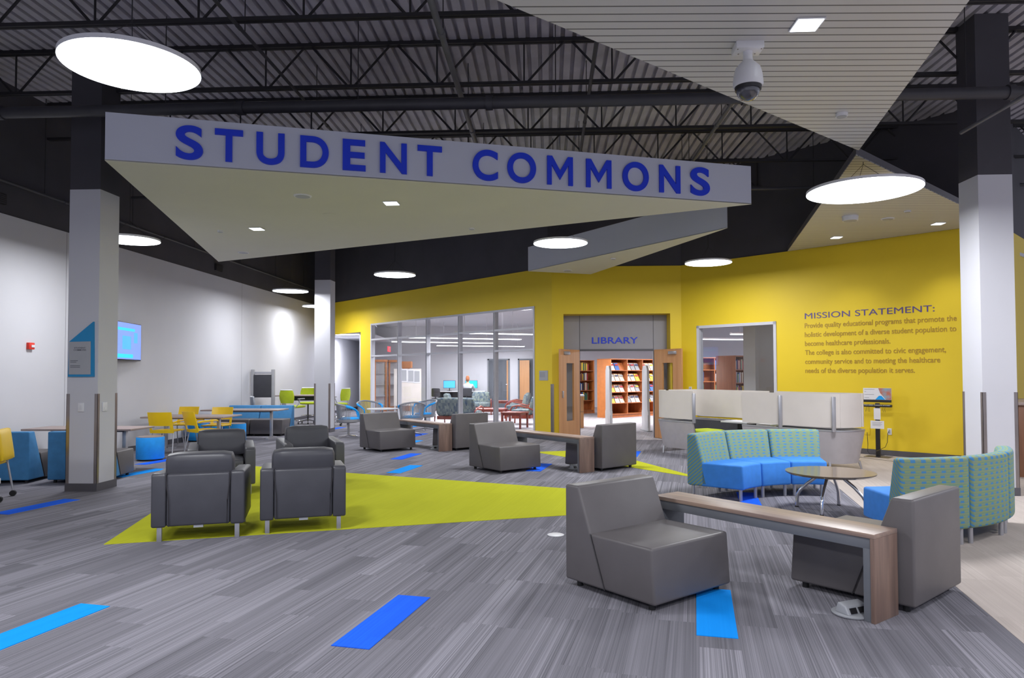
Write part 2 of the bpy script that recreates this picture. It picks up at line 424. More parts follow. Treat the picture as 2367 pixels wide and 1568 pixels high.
# window 1: curtain wall with five bays
bm = NB(); prof = .05
for s in (.57, 2.03, 3.50, 5.01, 6.51, 8.13-prof): wallbox(bm, P1, D1, s, s+prof, 0, 3.055, .13, .015)
for z in (0, 2.02, 2.53, 3.005): wallbox(bm, P1, D1, .57, 8.13, z, z+.05, .12, .01)
win1 = struct('window_1', bm, 'framepaint')
bm = NB()
ss = [.62, 2.08, 3.55, 5.06, 6.56, 8.13-prof]
for k in range(5):
    for z0, z1 in ((.05, 2.02), (2.07, 2.53), (2.58, 3.005)):
        b2 = NB(); wallbox(b2, P1, D1, ss[k], (2.03, 3.50, 5.01, 6.51, 8.08)[k], z0, z1, .008, -.05)
        struct('window_pane', b2, 'glass', win1)
bm.free()
# dark edge strips of the mullions
bm = NB()
for s in (2.03, 3.50, 5.01, 6.51): wallbox(bm, P1, D1, s+.02, s+.032, 0, 3.0, .004, .018)
struct('mullion_gasket', bm, 'rubber', win1)
# library portal wall
bm = NB()
bx(bm, .08, .344, 16.0, 16.5, 0, T); bx(bm, 2.733, 2.98, 16.0, 16.5, 0, T); bx(bm, .344, 2.733, 16.0, 16.5, 2.83, T)
struct('wall_back', bm, 'yellow')
bm = NB(); bx(bm, .0, 3.06, 16.03, 16.15, T, DECK+.1); struct('wall_back_upper', bm, 'black')
bm = NB(); bx(bm, .344, .726, 16.47, 16.6, 0, 2.83); bx(bm, 2.423, 2.733, 16.47, 16.6, 0, 2.83); bx(bm, .73, 2.42, 16.47, 16.6, 2.04, 2.83)
port = struct('wall_portal', bm, 'portal')
bm = NB(); bx(bm, .722, .732, 16.462, 16.47, 0, 2.83); bx(bm, 2.418, 2.428, 16.462, 16.47, 0, 2.83); bx(bm, .73, 2.42, 16.455, 16.47, 2.0, 2.05); struct('panel_joint', bm, 'baseb', port)
bm = NB()
letters(bm, 'LIBRARY', (0, 16.47), (1, 0), 1.009, 2.068, 2.178, 2.324, .004, .008, .01, False)
fin('library_lettering', bm, 'signblue', port, label='raised blue LIBRARY lettering')
# right yellow wall with the mission statement
bm = NB()
wallbox(bm, P2, D2, 0, .40, 0, T); wallbox(bm, P2, D2, .40, 2.24, 2.525, T); wallbox(bm, P2, D2, .40, 2.24, 0, .55); wallbox(bm, P2, D2, 2.24, 6.046, 0, T)
wr = struct('wall_right', bm, 'yellow')
bm = NB(); wallbox(bm, P2, D2, 0, 6.046, T, DECK+.1, .12, -.03); struct('wall_right_upper', bm, 'black')
bm = NB(); wallbox(bm, P2, D2, 0, 6.05, 0, .1, .02, .012); struct('baseboard_right', bm, 'baseb')
bm = NB(); wallbox(bm, P4, D4, 0, 6.5, 0, T); struct('wall_far_right', bm, 'yellow')
bm = NB(); wallbox(bm, P4, D4, 0, 6.5, T, DECK+.1, .12, -.03); struct('wall_far_right_upper', bm, 'black')
bm = NB(); wallbox(bm, P2, D2, .40, .46, .55, 2.525, .16, .02); wallbox(bm, P2, D2, 2.18, 2.24, .55, 2.525, .16, .02); wallbox(bm, P2, D2, .40, 2.24, 2.465, 2.525, .16, .02); wallbox(bm, P2, D2, .40, 2.24, .55, .61, .16, .02)
win2 = struct('window_2', bm, 'framepaint')
bm = NB(); wallbox(bm, P2, D2, .46, 2.18, .61, 2.465, .008, -.06); struct('window_pane', bm, 'glass', win2)
# mission statement
bm = NB(); letters(bm, 'MISSION STATEMENT:', P2, D2, 2.826, 5.10, 2.535, 2.648, .003, .0, .002, False)
fin('statement_heading', bm, 'signpurple', wr, label='purple heading on the yellow wall')
lines = ['Provide quality educational programs that promote the', 'holistic development of a diverse student population to', 'become healthcare professionals.',
         'The college is also committed to civic engagement,', 'community service and to meeting the healthcare', 'needs of the diverse population it serves.']
ends = [5.43, 5.42, 4.38, 5.26, 5.17, 4.77]
bm = NB()
for k, (l, e) in enumerate(zip(lines, ends)):
    z = 2.358-.1745*k; letters(bm, l, P2, D2, 2.822, e, z, z+.10, .003, .006, .002)
fin('statement_text', bm, 'signtan', wr, label='tan mission statement text')
# corner steel guards of the portal wall
bm = NB(); wallbox(bm, P1, D1, -.0, .045, .1, 1.25, .004, .006); bx(bm, .08, .12, 15.994, 15.999, .1, 1.25); struct('corner_guard', bm, 'guard', None)
bpy.data.objects['corner_guard'].name = 'trim_1'
# roof deck (corrugated) = ceiling
bm = NB(); x = -8.3; pts = []
while x < 13.5:
    pts += [(x, DECK-.045), (x+.094, DECK-.045), (x+.100, DECK+.02), (x+.146, DECK+.02)]
    x += .1524
A = [bm.verts.new((px, -4, z)) for px, z in pts]; B = [bm.verts.new((px, 17.4, z)) for px, z in pts]
for k in range(len(pts)-1): bm.faces.new((A[k], A[k+1], B[k+1], B[k]))
struct('ceiling', bm, 'deck')
bm = NB(); bx(bm, -8.3, 13.6, -4, 26, DECK+.05, DECK+.12); struct('ceiling_back', bm, 'black')
# library interior shell
LZ = 3.56
bm = NB(); prism(bm, [(P1.x, P1.y+.13), (P2.x, P2.y+.13), (7.3, 11.95), (14, 18), (14, 32), (-7.75, 32), (-5.95, 22.35)], LZ, LZ+.06); struct('ceiling_library', bm, 'wall')
bm = NB(); bx(bm, -7.72, 14, 31, 31.1, 0, LZ)
struct('wall_library_back', bm, 'wall')
bm = NB(); prism(bm, [(-6.0, 22.56), (-7.60, 31), (-7.72, 31), (-6.12, 22.68)], 0, LZ); struct('wall_library_left', bm, 'wall')
bm = NB(); prism(bm, [(-8.3, 24.9), (-6.05, 22.6), (-6.9, 32), (-8.3, 32)], 2.87, 2.93); struct('ceiling_corridor', bm, 'wall')
bm = NB(); bx(bm, -8.12, -6.9, 31.9, 32, 0, 2.9); struct('wall_corridor_end', bm, 'wall')
bm = NB(); prism(bm, [(4.74, 17.0), (4.86, 16.9), (6.4, 18.4), (6.28, 18.5)], 0, LZ); struct('wall_library_right', bm, 'wall')
bm = NB(); prism(bm, [(4.62, 17.02), (4.84, 16.82), (4.96, 16.95), (4.74, 17.15)], 0, LZ); struct('wall_library_end', bm, 'wall')

# ------------------------------------------------------------------ columns
def column(x, y, label, guards=True):
    t = thing('column', label, 'column', (x+.204, y+.204, 0))
    b = NB(); bx(b, -.204, .204, -.204, .204, .1, T); fin('shaft', b, 'wall', t, False)
    b = NB(); bx(b, -.202, .202, -.202, .202, T, DECK-.05); fin('upper_shaft', b, 'black', t, False, label='black painted upper shaft')
    b = NB(); bx(b, -.212, .212, -.212, .212, 0, .1); fin('base', b, 'baseb', t, False)
    for sx in (-1, 1):
        for sy in (-1, 1):
            b = NB(); bx(b, sx*.204, sx*.208, sy*.208, sy*.165, .1, 1.25); bx(b, sx*.208, sx*.165, sy*.204, sy*.208, .1, 1.25)
            fin('corner_guard', b, 'guard', t, False)
    return t
column(-6.208, 8.877, 'white square column with a blue directory sign, near the left')
column(-5.98, 17.85, 'slim looking white column behind the leather armchairs')
column(5.25, 8.83, 'white square column at the right edge by the patterned sofa')

# ------------------------------------------------------------------ roof joists, pipes
def joist_parts(t):
    z0, z1 = 5.3, 5.86
    b = NB(); bx(b, -8.1, 12, -.05, -.01, z1, z1+.05); bx(b, -8.1, 12, .01, .05, z1, z1+.05); fin('top_chord', b, 'steel', t, False)
    b = NB(); bx(b, -8.1, 12, -.04, -.008, z0, z0+.04); bx(b, -8.1, 12, .008, .04, z0, z0+.04); fin('bottom_chord', b, 'steel', t, False)
    b = NB(); x = -2.614-1.155*5; 
    while x < 11.5:
        if x > -8: 
            cyl(b, (x, 0, z0+.02), (x, 0, z1+.02), .012, seg=6)
            cyl(b, (x+.03, 0, z0+.02), (x+.5775-.04, 0, z1+.02), .016, seg=6)
        if x+1.155 > -8: cyl(b, (x+1.125, 0, z0+.02), (x+.5775+.04, 0, z1+.02), .016, seg=6)
        x += 1.155
    fin('web', b, 'steel', t)
lab = 'black open-web steel joist carrying the corrugated roof deck'
j0 = None
for k in range(9):
    y = 3.75+1.825*k
    if y > 17: break
    if j0 is None: j0 = thing('roof_joist', lab, 'roof joist', (0, y, 0), 0, 'roof joists'); joist_parts(j0)
    else: dup(j0, (0, y, 0), 0, lab, 'roof joists')
def pipe(name, p0, p1, r, mat, label):
    t = thing(name, label, 'pipe', p0); q = Vector(p1)-Vector(p0)
    b = NB(); cyl(b, (0, 0, 0), q, r, seg=14); fin('pipe_run', b, mat, t)
    L = q.length; u = q.normalized(); s = 1.2
    while s < L:
        b = NB(); cyl(b, u*(s-.04), u*(s+.04), r*1.25, seg=14); fin('coupling', b, mat, t); s += 3.05
    s = .9
    while s < L:
        b = NB(); p = u*s; cyl(b, p, (p.x, p.y, DECK-p0[2]-.02), .006, seg=5); fin('hanger_rod', b, 'steel', t); s += 2.4
pipe('sprinkler_main', (-8.0, 8.43, 4.76), (12, 8.43, 4.76), .07, 'pipe', 'thick dark sprinkler main running crosswise above the hanging sign canopy')
pipe('conduit_pipe', (-1.12, -3, 5.1), (-1.12, 16, 5.1), .035, 'pipeg', 'grey pipe running lengthwise under the roof deck above the sign')
pipe('conduit_pipe', (4.93, -1, 4.35), (4.93, 8.6, 4.35), .022, 'pipeg', 'thin grey conduit running towards the large right disc lamp')
pipe('conduit_pipe', (-8.04, -2, 4.37), (-8.04, 24, 4.37), .025, 'pipe', 'dark conduit fixed along the black top of the left wall')
pipe('conduit_pipe', (.55, -3, 5.2), (.55, 16, 5.2), .022, 'pipe', 'thin dark conduit crossing over the middle of the joists')
pipe('conduit_pipe', (-3.3, -3, 5.22), (-3.3, 16, 5.22), .02, 'pipe', 'thin dark conduit nearer the left above the sign canopy')
pipe('conduit_pipe', (2.55, 9.5, 5.22), (2.55, 16, 5.22), .028, 'pipeg', 'short grey conduit behind the right end of the sign canopy')
for (y, z) in ((13.2, 4.9),):
    pipe('sprinkler_branch', (-8.0, y, z), (12, y, z), .03, 'pipe', 'thin crosswise sprinkler branch pipe over the library side')
for x, y, w in ((XW, 10.0, .35), (XW, 17.05, .35)):
    b = NB(); bx(b, x-.02, x+.03, y-w/2, y+w/2, 4.04, 4.2)
    v = fin('wall_vent', b, 'steel', None, False)
    tag(v, 'small black vent high on the left wall, %s' % ('at the left picture edge' if y < 12 else 'above the wall behind the sign canopy tip'), 'vent')
    b = NB()
    for q in range(5): bx(b, x+.03, x+.036, y-w/2+.02, y+w/2-.02, 4.055+q*.028, 4.065+q*.028)
    fin('louvre', b, 'pipe', v, False)

# ------------------------------------------------------------------ canopies
def slab(name, label, poly, z0, z1, face, under, cat='ceiling canopy'):
    t = thing(name, label, cat, (0, 0, 0))
    n = len(poly)
    b = NB()
    A = [b.verts.new((p[0], p[1], z0)) for p in poly]; B = [b.verts.new((p[0], p[1], z1)) for p in poly]
    for i in range(n): b.faces.new((A[i], A[(i+1) % n], B[(i+1) % n], B[i]))
    b.faces.new(B)
    fin('fascia', b, face, t, False)
    b = NB(); prism(b, poly, z0-.004, z0+.01); fin('soffit', b, under, t, False)
    return t
SA = Vector((-4.54, 7.01)); SB = Vector((2.66, 9.33)); SC = (-6.44, 13.52)
cs = slab('sign_canopy', 'large hanging triangular canopy lettered STUDENT COMMONS', [tuple(SA), tuple(SB), SC], 3.7, 4.2, 'canopy', 'soffit')
SD = (SB-SA).normalized()
for ch, a, b_ in [('S', .668, .933), ('T', 1.049, 1.33), ('U', 1.466, 1.755), ('D', 1.918, 2.221), ('E', 2.371, 2.621), ('N', 2.78, 3.081), ('T', 3.204, 3.484),
                  ('C', 3.846, 4.149), ('O', 4.265, 4.619), ('M', 4.76, 5.086), ('M', 5.259, 5.59), ('O', 5.74, 6.092), ('N', 6.24, 6.53), ('S', 6.676, 6.948)]:
    b = NB(); e = .008 if ch in 'SCO' else 0
    letters(b, ch, SA, SD, a, b_, 3.768-e, 4.117+e, .012, .012 if ch == 'M' else .024, .012, False)
    fin('sign_letter', b, 'signblue', cs, label='blue letter '+ch)
slab('small_canopy', 'smaller grey canopy wedge hanging behind the lettered canopy', [(-.43, 15.22), (2.73, 10.85), (.95, 15.78)], 3.7, 4.22, 'canopy', 'soffit')
slab('slat_ceiling', 'large white slatted ceiling panel overhead at the top right', [(3.37, 7.77), (1.37, -2), (-7.6, -2)], T, T+.07, 'white', 'slats', 'slatted ceiling')
slab('slat_ceiling', 'slatted ceiling panel reaching the yellow mission statement wall', [(3.41, 7.93), (7.28, 11.74), (4.75, 14.22)], T, T+.09, 'baseb', 'slats', 'slatted ceiling')
def square_light(x, y, z, label, s=.085, spot=0, rz=0.0):
    t = thing('square_downlight', label, 'downlight', (x, y, z), rz, 'square downlights')
    b = NB(); bx(b, -s-.01, s+.01, -s-.01, s+.01, -.008, 0); fin('trim_ring', b, 'white', t, False)
    b = NB(); bx(b, -s, s, -s, s, -.011, -.008); fin('lens', b, 'down', t, False)
    light('SPOT', (0, 0, -.05), spot or 20, .06, t, spot=R(100))
square_light(-2.01, 8.97, 3.694, 'lit square downlight at the middle of the lettered canopy')
square_light(-4.39, 10.45, 3.694, 'lit square downlight near the left of the lettered canopy')
square_light(1.79, 4.9, T-.006, 'big looking lit square downlight beside the dome camera', spot=25)
square_light(5.13, 12.78, T-.006, 'left lit square downlight in front of the yellow mission wall', .075, spot=55)
square_light(6.31, 11.69, T-.006, 'right lit square downlight in front of the yellow mission wall', .075, spot=75)
def round_plate(x, y, z, r, label, mat='white', name='ceiling_speaker', cat='ceiling speaker', h=.012):
    b = NB(); cyl(b, (x, y, z), (x, y, z-h), r, r*.93, seg=28); o = fin(name, b, mat, None); tag(o, label, cat)
    b = NB(); cyl(b, (x, y, z-h), (x, y, z-h-.003), r*.8, seg=28); fin('grille', b, 'signgrey' if mat == 'white' else mat, o)
round_plate(-3.02, 8.55, 3.696, .11, 'round white speaker in the lettered canopy, nearest the letters')
round_plate(-5.49, 12.49, 3.696, .10, 'round white speaker near the far tip of the lettered canopy')
round_plate(-3.0, 9.57, 3.696, .10, 'faint cream round cover plate mid canopy', 'soffit', 'cover_plate', 'cover plate', .004)
round_plate(-5.0, 10.55, 3.696, .045, 'small round detector left on the lettered canopy', 'white', 'smoke_detector', 'detector', .03)
round_plate(-1.15, 10.62, 3.696, .045, 'small round detector right on the lettered canopy', 'white', 'smoke_detector', 'detector', .02)
round_plate(.42, 15.15, 3.696, .10, 'round white speaker under the small rear canopy')
round_plate(1.25, 13.6, 3.696, .05, 'small round detector under the small rear canopy', 'white', 'smoke_detector', 'detector', .02)
round_plate(2.73, 6.64, T-.004, .055, 'round white detector near the tip of the big slatted panel', 'white', 'smoke_detector', 'detector', .03)
round_plate(4.66, 11.08, T-.004, .12, 'round domed speaker on the far slatted panel', 'white', 'ceiling_speaker', 'ceiling speaker', .07)
round_plate(5.32, 11.28, T-.004, .10, 'flat round speaker on the far slatted panel')
round_plate(5.36, 10.75, T-.004, .05, 'small detector on the far slatted panel', 'white', 'smoke_detector', 'detector', .02)

# dome camera
t = thing('dome_camera', 'white dome security camera hanging from the slatted panel', 'security camera', (1.47, 5.2, T))
b = NB(); bx(b, -.10, .10, -.075, .075, -.055, 0, .006); fin('mounting_box', b, 'white', t)
b = NB()
for sx in (-.085, -.06, .06, .085): cyl(b, (sx, -.05 if abs(sx) > .07 else .03, -.058), (sx, -.05 if abs(sx) > .07 else .03, -.054), .006, seg=8)
fin('screw', b, 'guard', t)
b = NB(); lathe(b, [(0, -.05), (.036, -.05), (.033, -.08), (.036, -.12), (.06, -.145), (.088, -.175), (.10, -.22), (.106, -.27), (.108, -.30), (.10, -.315), (0, -.315)], 32); fin('housing', b, 'white', t)
b = NB(); lathe(b, [(.096, -.315), (.092, -.34), (.076, -.334), (0, -.334)], 32); fin('collar', b, 'blackp', t)
b = NB(); lathe(b, [(.084, -.325)]+[(.084*math.cos(a), -.338-.08*math.sin(a)) for a in [R(q) for q in (0, 15, 30, 45, 60, 75)]]+[(0, -.418)], 32)
mt = NT('smoked_dome'); mt.b.inputs['Base Color'].default_value = (.05, .05, .06, 1); mt.b.inputs['Roughness'].default_value = .05; mt.b.inputs['Coat Weight'].default_value = 1
nzz = mt.noise(mt.coord(), 9.0); mt.link(mt.mix(nzz, (.03, .03, .04, 1), (.09, .09, .11, 1)), mt.b.inputs['Base Color'])
fin('dome', b, mt.m, t)

# ------------------------------------------------------------------ disc lamps
def disc_lamp(x, y, r, label, power):
    z = 3.57
    t = thing('disc_lamp', label, 'pendant lamp', (x, y, z), 0, 'disc pendant lamps')
    b = NB(); cyl(b, (0, 0, -.002), (0, 0, -.010), r*.995, seg=64); fin('diffuser', b, 'lamp', t)
    b = NB(); lathe(b, [(r*.985, -.008), (r, -.008), (r, .022), (0, .035)], 64); fin('rim', b, 'lamprim', t)
    b = NB()
    for k in range(3):
        a = 2*PI*k/3; cyl(b, (r*.7*math.cos(a), r*.7*math.sin(a), .02), (0, 0, .30), .0025, seg=5)
    cyl(b, (0, 0, .30), (0, 0, (T-.006 if (-4.2 < x < 2.6 and y < 2) or r > .5 else DECK-.046)-z), .004, seg=5)
    fin('suspension_cable', b, 'steel', t)
    light('AREA', (0, 0, -.02), power, 2*r*.97, t)
disc_lamp(-2.79, 4.58, .4287, 'huge looking lit disc lamp at the top left, nearest the camera', LAMP_W)
disc_lamp(-6.44, 10.58, .43, 'lit disc lamp partly behind the left column', LAMP_W)
disc_lamp(-6.44, 17.40, .43, 'lit disc lamp in front of the slim white column', LAMP_W)
disc_lamp(-7.10, 21.4, .43, 'farthest lit disc lamp, partly hidden by the slim column', LAMP_W)
disc_lamp(-3.21, 14.67, .43, 'lit disc lamp above the window wall left of centre', LAMP_W)
disc_lamp(.20, 11.25, .43, 'lit disc lamp in front of the small grey canopy', LAMP_W)
disc_lamp(3.02, 13.45, .43, 'lit disc lamp between the small canopy and the slatted panel', LAMP_W)
disc_lamp(3.60, 8.19, .61, 'large lit disc lamp on the right, below the slatted panel tips', LAMP_W*1.6)
for x, y, w_ in ((-5.6, 2.2, 'left foreground floor'), (1.2, 1.2, 'floor just behind the camera'), (7.4, 6.5, 'beige floor before the reception desk'), (4.6, 1.6, 'right foreground floor'), (-2.2, -1.6, 'floor far behind the camera')):   # unseen lamps added around and behind the camera to help light the room
    disc_lamp(x, y, .43, 'unseen disc lamp added to light the %s' % w_, LAMP_W*1.25)

# ------------------------------------------------------------------ taupe modular seats with bridge tables
def module_chair(label, loc, th, bmat='vinyl', smat='vinyl', group='modular lounge seats'):
    t = thing('lounge_chair', label, 'lounge chair', (loc[0], loc[1], 0), R(th-90), group)
    b = NB(); profx(b, [(-.41, .045), (-.41, .71), (-.275, .71), (-.025, .045)], -.40, .40, .018); fin('backrest', b, bmat, t)
    b = NB(); profx(b, [(-.168, .40), (.385, .40), (.41, .045), (-.035, .045)], -.398, .398, .02); fin('seat', b, smat, t)
    for sx in (-.4005, .4005):
        b = NB(); tube(b, [(sx, -.155, .40), (sx, -.022, .048)], .0035, 5); fin('seam', b, 'piping', t)
    for sx in (-.33, .33):
        for sy in (-.33, .33):
            b = NB(); cyl(b, (sx, sy, 0), (sx, sy, .05), .022, seg=10); fin('foot', b, 'rubber', t)
    return t
def bridge_table(label, loc, th):
    t = thing('bridge_table', label, 'table', (loc[0], loc[1], 0), R(th-90), 'bridge tables between lounge seats')
    L, w, h = .87, .145, .53
    b = NB(); bx(b, -w, w, -L, L, h-.028, h, .002); fin('tabletop', b, 'walnut_y', t)
    for s in (-1, 1):
        b = NB(); bx(b, -w, w, s*L, s*(L-.026), 0, h-.028, .002); e = fin('end_panel', b, 'walnut_z', t)
        b = NB(); bx(b, -w+.012, w-.012, s*(L-.028), s*(L-.075), 0, h-.09, .002); fin('liner', b, 'greyline', e)
    b = NB(); bx(b, -w+.012, w-.012, -L+.03, L-.03, h-.095, h-.03, .002); fin('apron', b, 'greyline', t)
    b = NB(); bx(b, -w+.004, -w+.012, -.02, .03, h-.07, h-.05); fin('power_socket', b, 'blackp', t)
module_chair('nearest taupe lounge chair, seat facing the camera, at front centre-right', (.683, 5.033), -49)
module_chair('near taupe lounge chair seen from behind, right of the front bridge table', (2.255, 5.06), 133)
bridge_table('nearest wood-topped bridge table between the two front taupe chairs', (1.49, 5.10), -50.5)
module_chair('middle taupe lounge chair with seat towards the camera, left of its bridge table', (-.687, 11.081), -49)
module_chair('middle taupe lounge chair seen from behind, before the library doors', (.82, 11.36), 133)
bridge_table('middle wood-topped bridge table between the two middle taupe chairs', (.03, 11.42), -51)
module_chair('far taupe lounge chair with seat towards the camera, beside the blue and grey mesh chairs', (-3.182, 13.909), -47)
module_chair('far taupe lounge chair seen from behind, before the window wall', (-1.78, 14.2), 133)
bridge_table('farthest wood-topped bridge table between the two far taupe chairs', (-2.53, 14.27), -51)
module_chair('steel blue backed booth seat at the far left, left of its twin', (-7.60, 9.83), 97, 'slatefab', 'vinyl', 'steel blue booth seats')
module_chair('steel blue backed booth seat directly behind the left column', (-6.56, 9.95), 97, 'slatefab', 'vinyl', 'steel blue booth seats')
module_chair('steel blue bench seat, left half of the pair facing the camera in the back', (-7.62, 17.2), -90, 'slatefab', 'vinyl', 'steel blue booth seats')
module_chair('steel blue bench seat, right half of the pair facing the camera in the back', (-6.80, 17.2), -90, 'slatefab', 'vinyl', 'steel blue booth seats')
def floor_box(x, y, rz, label, s=1.0):
    t = thing('floor_power_box', label, 'floor socket', (x, y, .004), rz)
    b = NB(); lathe(b, [(0, 0), (.115*s, 0), (.118*s, .008), (.10*s, .012), (0, .012)], 28); fin('flange', b, 'signgrey', t)
    b = NB(); profx(b, [(-.055*s, .01), (-.028*s, .06*s), (.03*s, .075*s), (.055*s, .01)], -.085*s, .085*s, .008); h = fin('housing', b, 'signgrey', t)
    for sx in (-.035, .035):
        b = NB(); box(b, (sx*s, -.046*s, .034*s), (.05*s, .006, .034*s), rx=R(-28)); fin('socket', b, 'blackp', h)
floor_box(1.87, 4.52, R(25), 'grey floor power box with two sockets beside the front bridge table leg')
floor_box(.42, 11.12, R(25), 'grey floor power box under the middle bridge table')
floor_box(-2.22, 13.95, R(25), 'grey floor power box under the far bridge table')
b = NB(); lathe(b, [(0, 0), (.075, 0), (.078, .006), (.06, .012), (0, .012)], 28, (.06, 6.60, .0)); tag(fin('floor_cover', b, 'white', None), 'round white floor outlet cover left of the nearest taupe chair', 'floor cover')

# ------------------------------------------------------------------ leather armchairs
def armchair(label, loc, th):
    t = thing('leather_armchair', label, 'armchair', (loc[0], loc[1], 0), R(th-90), 'charcoal leather armchairs')
    b = NB(); bx(b, -.265, .265, -.38, -.26, .135, .60, .018, 3); fin('back_panel', b, 'leather', t)
    b = NB(); bx(b, -.262, .262, -.27, .36, .14, .30, .015); fin('seat_base', b, 'leather', t)
    for s in (-1, 1):
        b = NB()
        vs = prism(b, [(-.385, .13), (-.385, .60), (-.36, .615), (.33, .585), (.37, .56), (.385, .13)], s*.268, s*.39, lambda a, c, x: (x, a, c))
        bmesh.ops.bevel(b, geom=list({e for v in vs for e in v.link_edges}), offset=.018, segments=3, affect='EDGES', profile=.5)
        fin('armrest', b, 'leather', t)
        b = NB(); tube(b, [(s*.268, -.388, .60), (s*.262, -.39, .50), (s*.245, -.391, .36), (s*.243, -.39, .14)], .004, 6); fin('seam', b, 'piping', t)
    b = NB(); puff(b, (0, .09, .375), (.52, .56, .15), .045, k=.03); fin('seat_cushion', b, 'leather', t)
    b = NB(); puff(b, (0, -.225, .605), (.575, .18, .35), .05, rx=R(7), k=.018); fin('back_cushion', b, 'leather', t)
    for sx in (-.325, .325):
        for sy in (-.335, .335):
            b = NB(); bx(b, sx-.02, sx+.02, sy-.02, sy+.02, 0, .135, .002); fin('leg', b, 'alu', t)
    b = NB(); bx(b, -.04, .04, -.37, -.33, .115, .137); fin('care_tag', b, 'signgrey', t)
armchair('front left charcoal leather armchair, back to the camera', (-3.288, 6.657), 108.8)
armchair('front right charcoal leather armchair, back to the camera', (-2.451, 7.001), 109.9)
armchair('rear left charcoal leather armchair facing the camera', (-4.166, 8.882), -64.9)
armchair('rear right charcoal leather armchair facing the camera', (-3.243, 9.51), -61.2)

# ------------------------------------------------------------------ curved sectional sofas
SEG = R(22.5); RI, RO = 1.08, 1.78
def arcseg(bm, r0, r1, z0, z1, a0, a1, n=8, r0t=None, r1t=None, bev=.018, flip=False):
    """ring segment; r0t/r1t are the radii at the top"""
    r0t = r0 if r0t is None else r0t; r1t = r1 if r1t is None else r1t
    G = []
    for i in range(n+1):
        a = a0+(a1-a0)*i/n; c, s = math.cos(a), math.sin(a)
        G.append([bm.verts.new((r*c, r*s, z)) for r, z in ((r0, z0), (r1, z0), (r1t, z1), (r0t, z1))])
    for A, B in zip(G, G[1:]):
        for k in range(4): bm.faces.new((A[k], A[(k+1) % 4], B[(k+1) % 4], B[k]))
    bm.faces.new(G[0][::-1]); bm.faces.new(G[-1])
    sharp = [e for e in bm.edges if e.is_valid and len(e.link_faces) == 2 and e.link_faces[0].normal.dot(e.link_faces[1].normal) < .8]
    bmesh.ops.recalc_face_normals(bm, faces=bm.faces); bm.normal_update()
    sharp = [e for e in bm.edges if len(e.link_faces) == 2 and e.calc_face_angle(0) > R(35)]
    bmesh.ops.bevel(bm, geom=sharp, offset=bev, segments=3, affect='EDGES', profile=.5)
def uv_arc(o):
    me = o.data; uv = me.uv_layers.new(name='uv')
    for lp in me.loops:
        v = me.vertices[lp.vertex_index].co; a = math.atan2(v.y, v.x); rad = math.hypot(v.x, v.y)
        uv.data[lp.index].uv = (a*1.7, v.z*1.02+rad*.9)
def sofa_piece(label, c, a0, group):
    t = thing('curved_sofa_section', label, 'sofa section', (c[0], c[1], 0), a0, group)
    g = .004
    b = NB(); arcseg(b, RI, 1.60, .14, .42, g, SEG-g, 8, r0t=RI+.012, bev=.022); fin('seat', b, 'bluefab', t)
    b = NB(); arcseg(b, 1.50, RO, .14, .76, g, SEG-g, 8, r0t=1.655, r1t=RO, bev=.03); uv_arc(fin('backrest', b, 'pattern', t))
    for r in (RI+.06, RO-.06):
        for a in (.055 if r < 1.3 else .035, SEG-(.055 if r < 1.3 else .035)):
            b = NB(); p = (r*math.cos(a), r*math.sin(a)); cyl(b, (p[0], p[1], 0), (p[0], p[1], .145), .02, seg=14); fin('leg', b, 'alu', t)
for k, w in enumerate(('right', 'middle', 'left')):
    sofa_piece('%s section of the rear curved sofa with blue seats, in front of the study pods' % w, (3.12, 7.67), R(77.5)+SEG*k, 'rear curved sofa sections')
for k, w in enumerate(('section nearest the table end', 'middle section', 'far right section')):
    sofa_piece('%s of the right-hand curved sofa, patterned back to the camera' % w, (2.94, 7.96), R(-89)+SEG*k, 'right curved sofa sections')
t = thing('round_table', 'round wood coffee table with four chrome legs between the curved sofas', 'coffee table', (3.05, 7.87, 0), R(10))
b = NB(); lathe(b, [(0, .392), (.43, .392), (.458, .408), (.458, .42), (0, .42)], 72); fin('tabletop', b, 'rtwood', t)
b = NB(); cyl(b, (0, 0, .375), (0, 0, .392), .14, seg=24); fin('mounting_plate', b, 'alu', t)
for k in range(4):
    a = R(45+90*k); u = Vector((math.cos(a), math.sin(a), 0)); b = NB()
    tube(b, [u*.10+Vector((0, 0, .385)), u*.24+Vector((0, 0, .27)), u*.32+Vector((0, 0, .185)), u*.345+Vector((0, 0, .14)), u*.355+Vector((0, 0, .01))], [.018, .018, .018, .018, .018], 12)
    l = fin('leg', b, 'chrome', t)
    b = NB(); cyl(b, u*.355, u*.355+Vector((0, 0, .012)), .02, seg=12); fin('glide', b, 'rubber', l)

